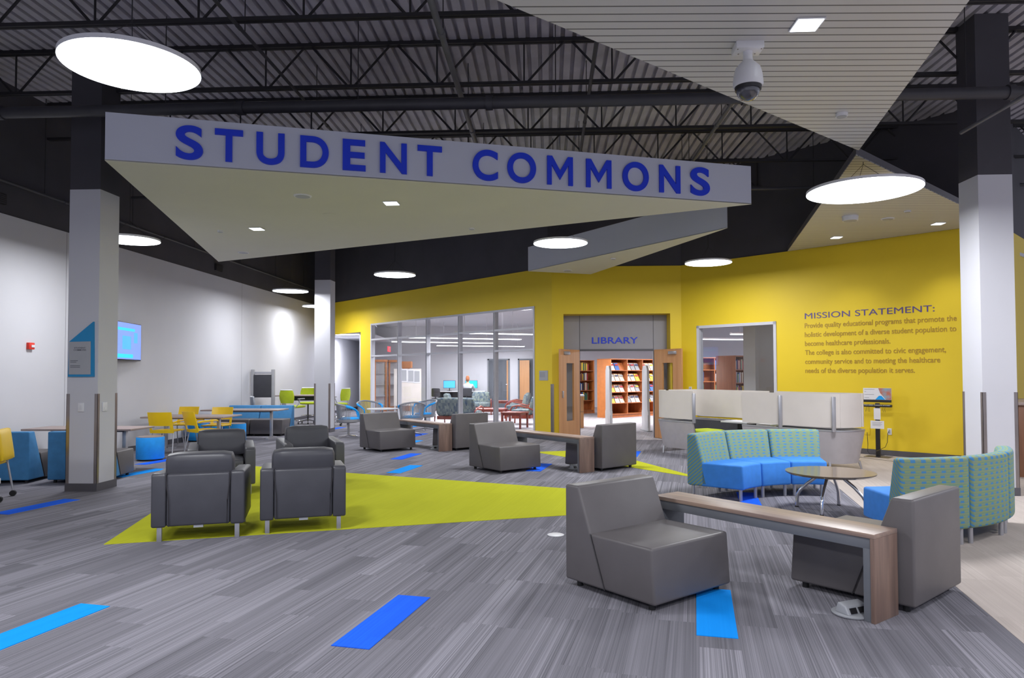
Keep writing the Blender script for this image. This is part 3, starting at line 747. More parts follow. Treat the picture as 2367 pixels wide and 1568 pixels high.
# ------------------------------------------------------------------ study pods
TD = Vector((.55, -.835)); ND = Vector((.835, .55))
def tn(t_, n_): return (TD.x*t_+ND.x*n_, TD.y*t_+ND.y*n_)
def rounded(pts, r=.22, k=5):
    out = [pts[0]]
    for i in range(1, len(pts)-1):
        p = Vector(pts[i]); a = Vector(pts[i-1]); b = Vector(pts[i+1]); ra = min(r, (a-p).length*.48); rb = min(r, (b-p).length*.48)
        A = p+(a-p).normalized()*ra; B = p+(b-p).normalized()*rb
        for j in range(k+1):
            q = j/k; out.append(tuple(A*(1-q)**2+p*2*q*(1-q)+B*q**2))
    out.append(pts[-1]); return out
def pod(label, path, splits, seat, desk, legs, posts, sd=1):
    c0 = Vector(tn(*path[0])); t = thing('study_pod', label, 'study pod', (c0.x, c0.y, 0))
    loc = lambda p: tuple(Vector(tn(*p))-c0)
    P = rounded([loc(p) for p in path])
    b = NB(); wallstrip(b, P, .035, .11, .60, taper=-.09*sd); fin('lower_shell', b, 'podshell', t)
    b = NB(); wallstrip(b, P, .012, .12, .585, taper=-.09*sd, off=.026*sd); fin('inner_lining', b, 'poddark', t)
    b = NB(); wallstrip(b, P, .045, .60, .622); fin('shell_cap', b, 'alu', t)
    n = len(P)
    for i0, i1 in splits:
        a, e = int(i0*(n-1)), int(i1*(n-1)); Q = P[a:e+1]
        b = NB(); wallstrip(b, Q, .014, .66, 1.17, taper=0.0); fin('privacy_screen', b, 'podscreen', t)
    for p in posts:
        q = loc(p); b = NB(); bx(b, q[0]-.028, q[0]+.028, q[1]-.02, q[1]+.02, .60, 1.13, .008); fin('screen_post', b, 'alu', t)
    for p in legs:
        q = Vector(loc(p[:2])); b = NB(); cyl(b, (q.x+p[2], q.y+p[3], 0), (q.x, q.y, .13), .012, .022, 10); fin('leg', b, 'alu', t)
    if desk:
        q = [loc(p) for p in desk]; b = NB(); prism(b, q, .60, .625); fin('desktop', b, 'whitelam', t)
        b = NB(); cx = sum(x[0] for x in q)/4; cy = sum(x[1] for x in q)/4; bx(b, cx-.03, cx+.03, cy-.03, cy+.03, .1, .6); fin('desk_support', b, 'poddark', t)
    if seat:
        q = loc(seat); b = NB(); puff(b, (q[0], q[1], .40), (.52, .52, .13), .05, rz=R(-57)); fin('seat_cushion', b, 'lime', t, label='lime green seat cushion')
        b = NB(); box(b, (q[0], q[1], .22), (.42, .42, .24), rz=R(-57)); fin('seat_frame', b, 'poddark', t)
    b = NB(); pts = [loc(p) for p in path]
    fl = [loc(p) for p in path]; 
    b.free()
    return t
pod('left study pod with cream screens and a lime green seat inside', [(-9.22, 9.14), (-10.12, 9.14), (-10.30, 9.35), (-10.30, 10.1), (-10.12, 10.22), (-8.45, 10.22)],
    [(0, .47), (.49, .80), (.82, 1)], (-9.35, 9.62), [(-9.15, 9.75), (-8.55, 9.75), (-8.55, 10.18), (-9.15, 10.18)],
    [(-10.02, 9.18, -.02, -.03), (-9.3, 9.18, .0, -.03), (-10.1, 10.15, 0, .02)], [(-9.20, 9.14), (-8.98, 10.18)])
pod('right study pod with curved grey end and cream screens, before the yellow wall', [(-8.35, 9.42), (-6.95, 9.50), (-6.62, 9.62), (-6.58, 10.1), (-6.75, 10.28), (-8.3, 10.22)],
    [(0, .37), (.39, .62), (.64, 1)], (-7.6, 9.85), [(-8.3, 9.7), (-8.0, 9.7), (-8.0, 10.15), (-8.3, 10.15)],
    [(-6.85, 9.62, .0, -.03), (-6.72, 10.15, .04, .0), (-8.2, 9.52, 0, -.02)], [(-7.60, 9.44), (-6.70, 9.52)], -1)
# dark inner liner of the left pod
t = None

# ------------------------------------------------------------------ charging station and wall outlets
t = thing('charging_station', 'black phone charging station on a floor plate with a poster on top', 'charging station', (5.80, 12.80, 0), R(-40))
b = NB(); bx(b, -.20, .20, -.15, .15, 0, .008); fin('base_plate', b, 'guard', t)
b = NB(); bx(b, -.035, .035, -.02, .02, .008, .95, .003); fin('pole', b, 'blackp', t)
b = NB(); bx(b, -.235, .235, -.03, .03, .88, .925, .004); bx(b, -.225, .225, -.02, .02, .965, 1.01, .003); sh = fin('charging_shelf', b, 'blackp', t)
b = NB(); letters(b, 'HIGH SPEED CHARGING STATION', (0, -.03), (1, 0), -.21, .21, .905, .919, .001, .01, .0005, False); fin('shelf_lettering', b, 'white', sh)
b = NB(); bx(b, -.23, .23, -.008, .002, 1.01, 1.215); po = fin('poster', b, 'paper', t)
b = NB()
for v in (((-.03, 1.012), (.13, 1.012), (.07, 1.08), (.03, 1.08)),): prism(b, v, -.0095, -.0085, lambda a, c, y: (a, y, c))
fin('poster_blue_band', b, 'cyanp', po)
b = NB(); prism(b, [(.02, 1.212), (.228, 1.212), (.228, 1.012), (.14, 1.012), (.05, 1.13)], -.0095, -.0085, lambda a, c, y: (a, y, c))
pt = NT('poster_print'); nz = pt.noise(pt.coord(), 12.0, 4); pt.link(pt.mix(pt.ramp(nz, .35, .65), lin('B8705C'), lin('8CA4B4')), pt.b.inputs['Base Color']); fin('poster_picture', b, pt.m, po)
b = NB()
for z, w in ((1.19, .17), (1.15, .03), (1.10, .16), (1.045, .08)): bx(b, -.21, -.21+w, -.0092, -.0085, z-.002, z+.002)
fin('poster_lines', b, 'textgrey', po)
b = NB(); bx(b, -.055, .055, -.026, -.021, .66, .86); fin('taped_note', b, 'paper', t)
b = NB(); bx(b, -.11, .11, -.030, -.024, .50, .64); n_ = fin('notice_sheet', b, 'paper', t)
b = NB()
for k in range(4): bx(b, -.08, .08-.02*(k % 2), -.0312, -.0305, .61-.018*k, .613-.018*k)
fin('notice_text', b, 'textgrey', n_)
for sx in (-.17, -.14, -.12, .10, .13):
    b = NB(); tube(b, [(sx, -.03, .88), (sx-.006, -.035, .84), (sx+.008*(1 if sx > -.15 else -2), -.035, .78+abs(sx)*.1)], .0025, 5); fin('charging_cord', b, 'blackp', t)
def outlet(P, D, s, z, mat, label, w=.035, h=.057):
    b = NB(); wallbox(b, P, D, s-w, s+w, z-h, z+h, .012, .01); o = fin('wall_outlet', b, mat, None, False); tag(o, label, 'wall outlet')
    b = NB(); wallbox(b, P, D, s-.014, s+.014, z-.035, z+.035, .004, .013); fin('socket', b, 'signgrey' if mat != 'yellow' else mat, o, False)
outlet(P2, D2, 4.34, .435, 'white', 'white wall outlet with a black plug, right of the charging station')
outlet(P2, D2, 3.96, .42, 'yellow', 'yellow painted outlet on the yellow wall, left of the charging station', .045, .06)
a = on(P2, D2, 4.33, .02); t = thing('power_cord', 'black power cord from the white outlet down to the charging pole', 'cord', (a[0], a[1], 0))
b = NB(); tube(b, [(0, 0, .44), (-.03, -.03, .40), (-.05, -.05, .25), (-.12, -.12, .17), (-.32, -.38, .16), (-.52, -.66, .16)], .005, 6); fin('cable', b, 'blackp', t)
a = on(P2, D2, 3.97, .04); t = thing('power_cord', 'loose black cable hanging from the yellow outlet to the floor', 'cord', (a[0], a[1], 0))
b = NB(); tube(b, [(0, .0, .40), (.0, -.02, .20), (-.01, -.03, .06), (.02, -.06, .012), (.14, -.10, .012), (.20, -.22, .012), (.08, -.26, .012)], .005, 6); fin('cable', b, 'rubber', t)
outlet(P2, D2, .22, 1.13, 'white', 'small grey switch on the yellow wall between the doors and the right window')
b = NB(); wallbox(b, P1, D1, .13, .415, 1.33, 1.555, .01, .01); o = fin('room_sign', b, 'signgrey', None, False); tag(o, 'small grey room plaque on the yellow wall left of the library doors', 'sign')
b = NB()
for k in range(4): wallbox(b, P1, D1, .36-.05*k*0, .39, 1.5-.03*k, 1.507-.03*k, .001, .0115); wallbox(b, P1, D1, .22, .36, 1.5-.03*k, 1.506-.03*k, .001, .0115)
fin('plaque_text', b, 'textgrey', o, False)

# ------------------------------------------------------------------ left column sign and switches, wall items
yF = 8.877
t = thing('directory_sign', 'cyan pointed directory sign with a grey STUDENT COMMONS plate on the left column', 'sign', (-6.01, yF, 1.47))
b = NB(); prism(b, [(-.17, 0), (.168, 0), (.157, .71), (-.156, .455)], -.03, 0, lambda a, c, y: (a, y, c)); fin('board', b, 'signcyan', t, False)
b = NB(); prism(b, [(-.155, .03), (.133, .03), (.13, .455), (-.155, .45)], -.036, -.03, lambda a, c, y: (a, y, c)); pl = fin('plate', b, 'signgrey', t, False)
b = NB(); letters(b, 'STUDENT', (0, -.036), (1, 0), -.085, .065, .362, .382, .001, .004, .0005, False); letters(b, 'COMMONS', (0, -.036), (1, 0), -.092, .072, .335, .355, .001, .004, .0005, False)
for z, w in ((.205, .10), (.185, .08), (.14, .13), (.12, .13)): bx(b, -.135, -.135+w, -.0375, -.036, z, z+.006)
fin('plate_text', b, 'textgrey', pl, False)
b = NB(); bx(b, -6.053, -5.972, yF-.014, yF, 1.02, 1.135, .003); o = fin('switch_plate', b, 'white', None); tag(o, 'white switch plate on the front of the left column', 'switch')
b = NB(); bx(b, -6.03, -5.995, yF-.018, yF-.013, 1.05, 1.105, .001); fin('rocker', b, 'whitelam', o)
b = NB(); bx(b, -5.80, -5.786, 8.97, 9.06, 1.02, 1.135, .003); o = fin('switch_plate', b, 'white', None); tag(o, 'white switch plate on the right side of the left column', 'switch')
b = NB(); bx(b, -5.787, -5.782, 9.0, 9.03, 1.03, 1.07, .001); fin('rocker', b, 'whitelam', o)
b = NB(); bx(b, XW, XW+.05, 10.66, 10.78, 1.895, 2.0, .006); o = fin('fire_alarm', b, 'red', None); tag(o, 'red fire alarm strobe on the left wall', 'fire alarm')
b = NB(); bx(b, XW+.05, XW+.062, 10.70, 10.765, 1.925, 1.965, .003); fin('strobe_lens', b, 'white', o)
t = thing('wall_television', 'wall-mounted television with a blue screen behind the left column', 'television', (XW+.16, 13.05, 2.12), R(11))
b = NB(); bx(b, -.03, .02, -.62, .62, -.36, .36, .006); fin('bezel', b, 'blackp', t)
b = NB(); bx(b, .02, .024, -.60, .60, -.335, .345); sc = fin('screen', b, 'screenlav', t)
b = NB(); bx(b, .024, .026, -.55, .28, .20, .25); bx(b, .024, .026, -.55, .20, -.31, -.24); fin('screen_banner', b, 'screencyan', sc)
b = NB(); bx(b, .024, .0255, .25, .42, -.02, .18); bx(b, .024, .0255, -.3, .1, -.15, .1); fin('screen_picture', b, 'screenblue', sc)
b = NB(); bx(b, -.13, -.03, -.12, .12, -.12, .12); fin('wall_bracket', b, 'steel', t)

# ------------------------------------------------------------------ meeting tables, drums, yellow chairs
def t_table(label, x0, x1, y0, y1, h=.68, legs=None, rz=0.0, base=True):
    cx, cy = (x0+x1)/2, (y0+y1)/2; L, w = (x1-x0)/2, (y1-y0)/2
    t = thing('meeting_table', label, 'table', (cx, cy, 0), rz, 'taupe-topped meeting tables')
    b = NB(); bx(b, -L, L, -w, w, h-.03, h, .006); fin('tabletop', b, 'tabletop', t)
    for s in (-1, 1):
        b = NB(); x = s*(L-.28); bx(b, x-.03, x+.03, -.03, .03, .04, h-.03, .006); l = fin('leg', b, 'alu', t)
        b = NB(); profx(b, [(-w+.08, 0), (-w+.08, .03), (-.05, .06), (.05, .06), (w-.08, .03), (w-.08, 0)], x-.03, x+.03); fin('foot', b, 'alu', l)
    b = NB(); bx(b, -L+.28, L-.28, -.03, .03, h-.07, h-.031); fin('crossbar', b, 'greyline', t)
t_table('taupe meeting table behind the left column and booth seats', -7.95, -6.25, 10.35, 11.0)
t_table('taupe meeting table with yellow chairs around it', -7.85, -6.22, 13.30, 14.15)
t_table('taupe meeting table before the steel blue bench', -7.95, -6.15, 15.85, 16.55)
def drum(label, x, y, slot=False):
    t = thing('drum_stool', label, 'stool', (x, y, 0), 0, 'cyan drum stools')
    b = NB(); cyl(b, (0, 0, 0), (0, 0, .03), .20, seg=40); fin('base', b, 'rubber', t)
    b = NB(); lathe(b, [(0, .03), (.220, .03), (.225, .04), (.225, .395), (.220, .405), (0, .405)], 48); fin('body', b, 'cyan', t)
    b = NB(); lathe(b, [(0, .405), (.214, .405), (.214, .415), (.2, .418), (0, .418)], 48); fin('top', b, 'tabletop', t)
    if slot:
        b = NB(); box(b, (.06, -.218, .33), (.10, .012, .03), rz=R(14)); fin('handle_slot', b, 'blackp', t)
drum('nearest cyan drum stool beside the booth seat', -6.96, 12.12)
drum('cyan drum stool with a black handle slot under the yellow chair table', -8.24+.42, 15.55, True)
drum('cyan drum stool right of the yellow chairs, before the grey bench', -6.90, 15.35)
drum('cyan drum stool in the middle behind the yellow chairs', -7.33, 15.5)
def yellow_chair(label, x, y, th, first=[None]):
    if first[0]: return dup(first[0], (x, y, 0), R(th-90), label, 'yellow plastic chairs')
    t = thing('plastic_chair', label, 'chair', (x, y, 0), R(th-90), 'yellow plastic chairs'); first[0] = t
    b = NB(); puff(b, (0, .02, .445), (.44, .44, .03), .012, k=.0); fin('seat', b, 'yplastic', t)
    # backrest shell with a slot low down: upper panel, two stiles, lower rail
    b = NB(); W_ = .22
    def sheet(x0, x1, z0, z1, n=8):
        g = []
        for i in range(n+1):
            x = x0+(x1-x0)*i/n; col = []
            for z in (z0, z1):
                y_ = -.20-.10*(z-.44)/.36-.035*(1-(x/W_)**2); col.append((x, y_, z))
            g.append([b.verts.new(col[0]), b.verts.new((col[0][0], col[0][1]-.014, col[0][2])), b.verts.new((col[1][0], col[1][1]-.014, col[1][2])), b.verts.new(col[1])])
        for A, B in zip(g, g[1:]):
            for k in range(4): b.faces.new((A[k], A[(k+1) % 4], B[(k+1) % 4], B[k]))
        b.faces.new(g[0][::-1]); b.faces.new(g[-1])
    sheet(-W_, W_, .545, .80); sheet(-W_, -W_+.05, .47, .545, 2); sheet(W_-.05, W_, .47, .545, 2); sheet(-W_, W_, .41, .47)
    fin('backrest', b, 'yplastic', t)
    for s in (-1, 1):
        b = NB(); tube(b, [(s*.215, -.22, .60), (s*.25, -.15, .618), (s*.255, .12, .628), (s*.25, .15, .615)], [.016, .014, .013, .012], 8); fin('armrest', b, 'yplastic', t)
        for sy, yy in ((-1, -.26), (1, .24)):
            b = NB(); tube(b, [(s*.19, sy*.17, .43), (s*.205, sy*.2, .25), (s*.22, yy, 0)], .011, 8); fin('leg', b, 'alu', t)
    return t
yellow_chair('yellow plastic chair at the table, nearest left, back to the camera', -7.15, 13.02, 92)
yellow_chair('yellow plastic chair turned sideways beside the table', -6.54, 13.18, 55)
yellow_chair('yellow plastic chair behind the table, left one facing the camera', -7.72, 14.6, -92)
yellow_chair('yellow plastic chair behind the table, right one facing the camera', -6.87, 14.4, -88)
# yellow caster chair and desk at the left edge
t = thing('task_chair', 'yellow chair on casters cut off by the left picture edge', 'chair', (-6.78, 8.20, 0), R(112))
b = NB(); puff(b, (0, .03, .44), (.46, .45, .06), .025, k=.02); fin('seat', b, 'yplastic', t)
b = NB(); puff(b, (0, -.24, .66), (.44, .05, .38), .024, rx=R(-8), k=.02); fin('backrest', b, 'yplastic', t)
for s in (-1, 1):
    for yy in (-.26, .26):
        b = NB(); tube(b, [(s*.23, -.22, .60), (s*.235, -.2, .42), (s*.24, yy, .07)] if yy < 0 else [(s*.235, -.2, .42), (s*.235, .18, .40), (s*.24, yy, .07)], .012, 8); l = fin('leg', b, 'alu', t)
        b = NB(); cyl(b, (s*.24-.02, yy, .035), (s*.24+.02, yy, .035), .035, seg=16); fin('caster', b, 'rubber', l)
t = thing('service_desk', 'edge of a pale grey desk and panel at the left picture border', 'desk', (-5.66, 7.0, 0))
b = NB(); bx(b, -.9, 0, -.02, .02, .44, 1.27, .004); fin('privacy_panel', b, 'signgrey', t)
b = NB(); bx(b, -.9, -.0, -.02, .02, 0, .40, .004); fin('lower_panel', b, 'podshell', t)
b = NB(); bx(b, -.9, .045, -.06, .05, .385, .44, .003); fin('ledge', b, 'white', t)

# ------------------------------------------------------------------ stools, tall table, mobile display
def task_stool(label, x, y, th, hs=.62, mat='lime', back='lime', arms=True, group='lime green stools'):
    t = thing('task_stool', label, 'stool', (x, y, 0), R(th-90), group)
    b = NB(); puff(b, (0, .03, hs), (.46, .46, .07), .03, k=.03); fin('seat', b, mat, t)
    b = NB(); G = []
    for i in range(9):
        xx = -.22+.44*i/8; cv = .05*(1-(xx/.22)**2)
        G.append([(xx*(.82+.18*math.sin(PI*q)), -.235-cv-.03*q, hs+.10+.34*q) for q in (0, .25, .5, .75, 1)])
    Vf = [[b.verts.new(p) for p in c] for c in G]; Vb = [[b.verts.new((p[0], p[1]-.035, p[2])) for p in c] for c in G]
    for i in range(8):
        for j in range(4):
            b.faces.new((Vf[i][j], Vf[i+1][j], Vf[i+1][j+1], Vf[i][j+1])); b.faces.new((Vb[i][j], Vb[i][j+1], Vb[i+1][j+1], Vb[i+1][j]))
        for j in (0, 4): b.faces.new((Vf[i][j], Vf[i+1][j], Vb[i+1][j], Vb[i][j]))
    for j in range(4):
        for i in (0, 8): b.faces.new((Vf[i][j], Vf[i][j+1], Vb[i][j+1], Vb[i][j]))
    fin('backrest', b, back, t)
    b = NB(); tube(b, [(G[i][4][0], G[i][4][1]-.018, G[i][4][2]+.008) for i in range(9)], .02, 6); fin('top_rim', b, 'white', t)
    if arms:
        for s in (-1, 1):
            b = NB(); tube(b, [(s*.20, -.22, hs-.03), (s*.27, -.16, hs+.06), (s*.28, -.10, hs+.2)], .014, 6); bx(b, s*.28-.03, s*.28+.03, -.16, .10, hs+.2, hs+.225, .008); fin('armrest', b, 'greyp', t)
    b = NB(); cyl(b, (0, 0, .08), (0, 0, hs-.04), .022, seg=12); fin('gas_column', b, 'blackp', t)
    if hs > .55:
        b = NB(); tube(b, [(.2*math.cos(2*PI*k/20), .2*math.sin(2*PI*k/20), .25) for k in range(20)], .011, 6, True); bx(b, -.2, .2, -.008, .008, .242, .258); fin('foot_ring', b, 'chrome', t)
    for k in range(5):
        a = 2*PI*k/5+.3; b = NB(); tube(b, [(0, 0, .12), (.29*math.cos(a), .29*math.sin(a), .07)], [.022, .014], 6); l = fin('base_arm', b, 'chrome', t)
        b = NB(); cyl(b, (.29*math.cos(a)-.015, .29*math.sin(a), .03), (.29*math.cos(a)+.015, .29*math.sin(a), .03), .03, seg=12); fin('caster', b, 'rubber', l)
    return t
task_stool('lime green high stool left of the slim column, back to the camera', -6.84, 18.7, 75)
task_stool('lime green high stool right of the slim column', -6.12, 20.35, 160)
task_stool('lime green high stool mostly hidden behind the slim column', -7.22, 21.0, -70)
task_stool('grey mesh office chair before the mobile display', -7.40, 18.15, 30, .46, 'mesh', 'mesh', True, 'grey office chairs')
t = thing('tall_table', 'counter height table with white legs beside the lime stools', 'table', (-7.0, 19.85, 0), R(8))
b = NB(); bx(b, -.66, .66, -.36, .36, .87, .90, .005); fin('tabletop', b, 'tabletop', t)
for s in (-1, 1):
    b = NB(); bx(b, s*.5-.05, s*.5+.05, -.05, .05, .03, .87, .005); l = fin('leg', b, 'whitelam', t)
    b = NB(); bx(b, s*.5-.05, s*.5+.05, -.35, .35, 0, .03, .005); fin('foot', b, 'alu', l)
b = NB(); bx(b, -.45, .45, -.06, .06, .74, .87); fin('cable_tray', b, 'blackp', t)
t = thing('mobile_display', 'tall grey mobile display stand with a dark screen against the left wall', 'display stand', (-7.76, 18.95, 0), R(6))
for s in (-1, 1):
    b = NB(); bx(b, s*.27-.045, s*.27+.045, -.04, .04, .08, 1.62, .01); fin('upright', b, 'greyp', t)
b = NB(); bx(b, -.30, .30, -.02, .02, 1.50, 1.56, .004); fin('top_rail', b, 'alu', t)
b = NB(); bx(b, -.235, .235, -.06, -.02, .86, 1.48, .006); fin('screen', b, 'poddark', t)
b = NB(); bx(b, -.33, .33, -.28, .28, .04, .09, .01); fin('base', b, 'greyp', t)
for sx in (-.28, .28):
    for sy in (-.24, .24):
        b = NB(); cyl(b, (sx-.02, sy, .03), (sx+.02, sy, .03), .03, seg=12); fin('caster', b, 'rubber', t)

# ------------------------------------------------------------------ slatted tub chairs
def tub_chair(label, x, y, th):
    t = thing('tub_chair', label, 'chair', (x, y, 0), R(th-90), 'grey slatted tub chairs with cyan pads')
    rs = .27
    def P(a, q):      # a: angle from back (0) to arm, q: 0..1 height
        top = .80-.13*(abs(a)/R(110))**1.5; z = .40+(top-.40)*q; r = rs+.045*q
        return (r*math.sin(a), -r*math.cos(a)+.02, z)
    b = NB(); n = 25
    for k in range(n):
        a = R(-88+176*k/(n-1)); w = R(1.7)
        q = [P(a-w, .10), P(a+w, .10), P(a+w, .93), P(a-w, .93)]
        q2 = [(p[0]*.96, p[1]*.96, p[2]) for p in q]
        A = [b.verts.new(v) for v in q]; B = [b.verts.new(v) for v in q2]
        b.faces.new(A); b.faces.new(B[::-1])
        for j in range(4): b.faces.new((A[j], A[(j+1) % 4], B[(j+1) % 4], B[j]))
    fin('back_slats', b, 'greyp', t)
    b = NB(); tube(b, [P(R(-75+150*k/20), 1) for k in range(21)], .022, 8); fin('top_rail', b, 'greyp', t)
    b = NB(); lathe(b, [(0, .34), (.20, .345), (.275, .37), (.285, .43), (.27, .43), (.24, .395), (0, .39)], 32, (0, .0, 0)); fin('seat_shell', b, 'greyp', t)
    for s in (-1, 1):
        b = NB(); tube(b, [P(R(s*a), 1) for a in (72, 84, 96, 108)]+[(s*.245, .20, .60), (s*.24, .23, .50), (s*.20, .25, .41)], [.024, .026, .026, .024, .018, .015, .014], 8); fin('armrest', b, 'cyanp', t)
    b = NB(); lathe(b, [(0, .39), (.22, .39), (.25, .41), (.25, .44), (.21, .465), (0, .475)], 32, (0, .02, 0)); fin('seat_pad', b, 'cyanp', t)
    b = NB(); cyl(b, (0, 0, .04), (0, 0, .35), .025, seg=12); fin('pedestal', b, 'greyp', t)
    for k in range(4):
        a = R(45+90*k); b = NB(); tube(b, [(0, 0, .055), (.3*math.cos(a), .3*math.sin(a), .012)], [.018, .01], 6); fin('base_arm', b, 'chrome', t)
tub_chair('slatted grey tub chair left of the small round table, seen from its side', -4.72, 16.55, 20)
tub_chair('slatted grey tub chair behind the small round table', -4.55, 17.85, -50)
tub_chair('slatted grey tub chair with its ribbed back to the camera, behind the far taupe chair', -3.35, 17.25, 110)
tub_chair('slatted grey tub chair farthest back before the window wall', -3.25, 18.55, -130)
t = thing('side_table', 'small round white-topped table among the slatted tub chairs', 'table', (-4.08, 17.25, 0))
b = NB(); lathe(b, [(0, .62), (.37, .62), (.38, .632), (.37, .645), (0, .645)], 48); fin('tabletop', b, 'whitelam', t)
b = NB(); cyl(b, (0, 0, .03), (0, 0, .62), .025, seg=12); fin('pedestal', b, 'chrome', t)
b = NB(); lathe(b, [(0, 0), (.24, 0), (.24, .012), (.05, .03), (0, .03)], 36); fin('base', b, 'chrome', t)

# ------------------------------------------------------------------ library doors
def door_leaf(num, x, y, ang, flip):
    t = bpy.data.objects.new('door_%d' % num, None); C.objects.link(t); t.location = (x, y, 0); t.rotation_euler = (0, 0, ang); t['kind'] = 'structure'
    w, h, th = .88, 2.03, .045
    b = NB(); x0, x1, z0, z1 = .27, .61, .42, 1.72
    if flip: x0, x1 = w-.61, w-.27
    bx(b, 0, x0, -th/2, th/2, .01, h); bx(b, x1, w, -th/2, th/2, .01, h); bx(b, x0, x1, -th/2, th/2, .01, z0); bx(b, x0, x1, -th/2, th/2, z1, h)
    fin('door_leaf', b, 'maple', t, False)
    b = NB(); bx(b, x0, x1, -.004, .004, z0, z1); fin('vision_glass', b, 'glass', t, False)
    b = NB(); bx(b, .5, .74, .022, .06, h-.12, h-.05, .004); bx(b, .5, .74, -.06, -.022, h-.12, h-.05, .004); fin('door_closer', b, 'alu', t)
    for z in (.25, 1.05, 1.85):
        b = NB(); cyl(b, (-.008, 0, z-.05), (-.008, 0, z+.05), .012, seg=10); fin('hinge', b, 'alu', t)
    b = NB(); bx(b, w-.1, w-.06, .02, .05, .95, 1.1, .004); bx(b, w-.1, w-.06, -.05, -.02, .95, 1.1, .004); fin('door_handle', b, 'alu', t)
door_leaf(1, .70, 16.43, R(-121), False)
door_leaf(2, 2.45, 16.43, R(-57), True)

# ------------------------------------------------------------------ library furniture
for x, lab in ((1.55, 'left white security gate pillar inside the library doors'), (2.50, 'right white security gate pillar inside the library doors')):
    t = thing('security_gate', lab, 'security gate', (x, 18.4, 0), R(8))
    b = NB(); profx(b, [(-.30, .02), (-.30, .5), (-.24, .55), (-.24, 1.55), (-.15, 1.68), (.15, 1.68), (.24, 1.55), (.24, .55), (.30, .5), (.30, .02)], -.03, .03, .01); fin('panel', b, 'white', t)
    b = NB(); bx(b, -.06, .06, -.34, .34, 0, .03, .006); fin('base', b, 'signgrey', t)
    b = NB(); bx(b, .028, .034, -.16, .16, .70, 1.50); bx(b, -.034, -.028, -.31, -.29, .10, .42); fin('inlay', b, 'signgrey', t)
ORD = ('first', 'second', 'third', 'fourth', 'fifth', 'sixth', 'seventh', 'eighth', 'ninth', 'tenth', 'eleventh', 'twelfth')
BC = {'white': 'D6D2CC', 'red': 'A83038', 'navy': '2C3660', 'green': '3E6A50', 'blue': '3E66A8', 'yellow': 'D8B83C', 'grey': '8C9096', 'brown': '7A5038', 'cream': 'D8CCB0', 'black': '2A2A2E'}
BM = {k: base('book_'+k, v, .6, var=.05) for k, v in BC.items()}
def bookcase(label, loc, rz, bays, bw, H, rows, name='bookcase', depth=.32, side='orangewood', slant=False, toe=.12):
    """local x along the front, local -y is the front"""
    t = thing(name, label, 'bookcase', (loc[0], loc[1], 0), rz)
    Wt = bays*bw
    for s in (0, Wt):
        b = NB(); bx(b, s-.012 if s else -.024, s+.024 if s else 0, 0, depth, 0, H, .002); fin('side_panel', b, side, t)
    b = NB(); bx(b, -.024, Wt+.024, -.012, depth, H, H+.03, .002); fin('top_panel', b, 'shelfwood', t)
    b = NB(); bx(b, 0, Wt, .03, depth-.02, 0, toe); fin('plinth', b, 'shelfwood', t)
    b = NB(); bx(b, 0, Wt, depth-.015, depth, toe, H); fin('back_panel', b, 'shelfwood', t)
    for k in range(1, bays):
        b = NB(); bx(b, k*bw-.013, k*bw+.013, -.002, depth-.015, toe, H); fin('divider', b, 'shelfwood', t)
    hs = (H-toe)/rows
    for r_ in range(rows):
        b = NB(); z = toe+r_*hs; bx(b, .0, Wt, 0, depth-.015, z-.011, z+.011); fin('shelf', b, 'shelfwood', t)
    return t, hs
def put_books(case, loc, rz, bw, bay, row, toe, hs, x0, x1, what, rowname, cnt=None):
    x = x0; k = 0
    while x < x1-.02:
        th = random.uniform(.028, .06); h = random.uniform(.62, .82)*hs; c = random.choice(list(BC))
        if x+th > x1: break
        b = NB(); bx(b, x, x+th-.002, .03, .20, toe+row*hs+.012, toe+row*hs+.012+h)
        o = fin('book', b, BM[c], None, False); o.location = (loc[0], loc[1], 0); o.rotation_euler = (0, 0, rz)
        o['label'] = '%s book, %s, %s, %s from left' % (c, rowname, what, ORD[min(k, 11)]); o['category'] = 'book'; o['group'] = 'books in '+what
        x += th; k += 1
rowsn = ('bottom shelf', 'second shelf up', 'third shelf up', 'fourth shelf up', 'top shelf')
# magazine rack
ml = (2.07, 23.47); mr = R(43)
mag, hs = bookcase('wide cherry magazine rack with orange side panel beyond the gates', ml, mr, 3, .80, 1.94, 5, 'magazine_rack', .62)
mcol = ['white', 'cream', 'white', 'blue', 'white', 'yellow', 'white', 'white', 'cream', 'grey']
for bay in range(3):
    for row in range(1, 5):
        n = 2 if (bay == 0 and row == 4) else 3
        for k in range(n):
            c = random.choice(mcol); b = NB(); xc = bay*.80+.14+k*.235+.02; z = .12+row*hs+.13
            box(b, (xc, .13, z), (.20, .008, .27), rx=R(-28)); o = fin('magazine', b, BM[c], None, False); o.location = (ml[0], ml[1], 0); o.rotation_euler = (0, 0, mr)
            o['label'] = '%s magazine, %s bay of the magazine rack, %s, %s from left' % (c, ('left', 'middle', 'right')[bay], rowsn[row], ORD[k]); o['category'] = 'magazine'; o['group'] = 'magazines on the rack'
            b = NB(); box(b, (xc, .1245, z+.06), (.16, .002, .05), rx=R(-28)); fin('cover_print', b, BM[random.choice(['red', 'navy', 'yellow', 'grey'])], o, False)
    for row in range(1, 5):
        b = NB(); z = .12+row*hs; box(b, (bay*.80+.40, .16, z+.13), (.76, .01, .30), rx=R(-28)); fin('display_slope', b, 'shelfwood', mag)
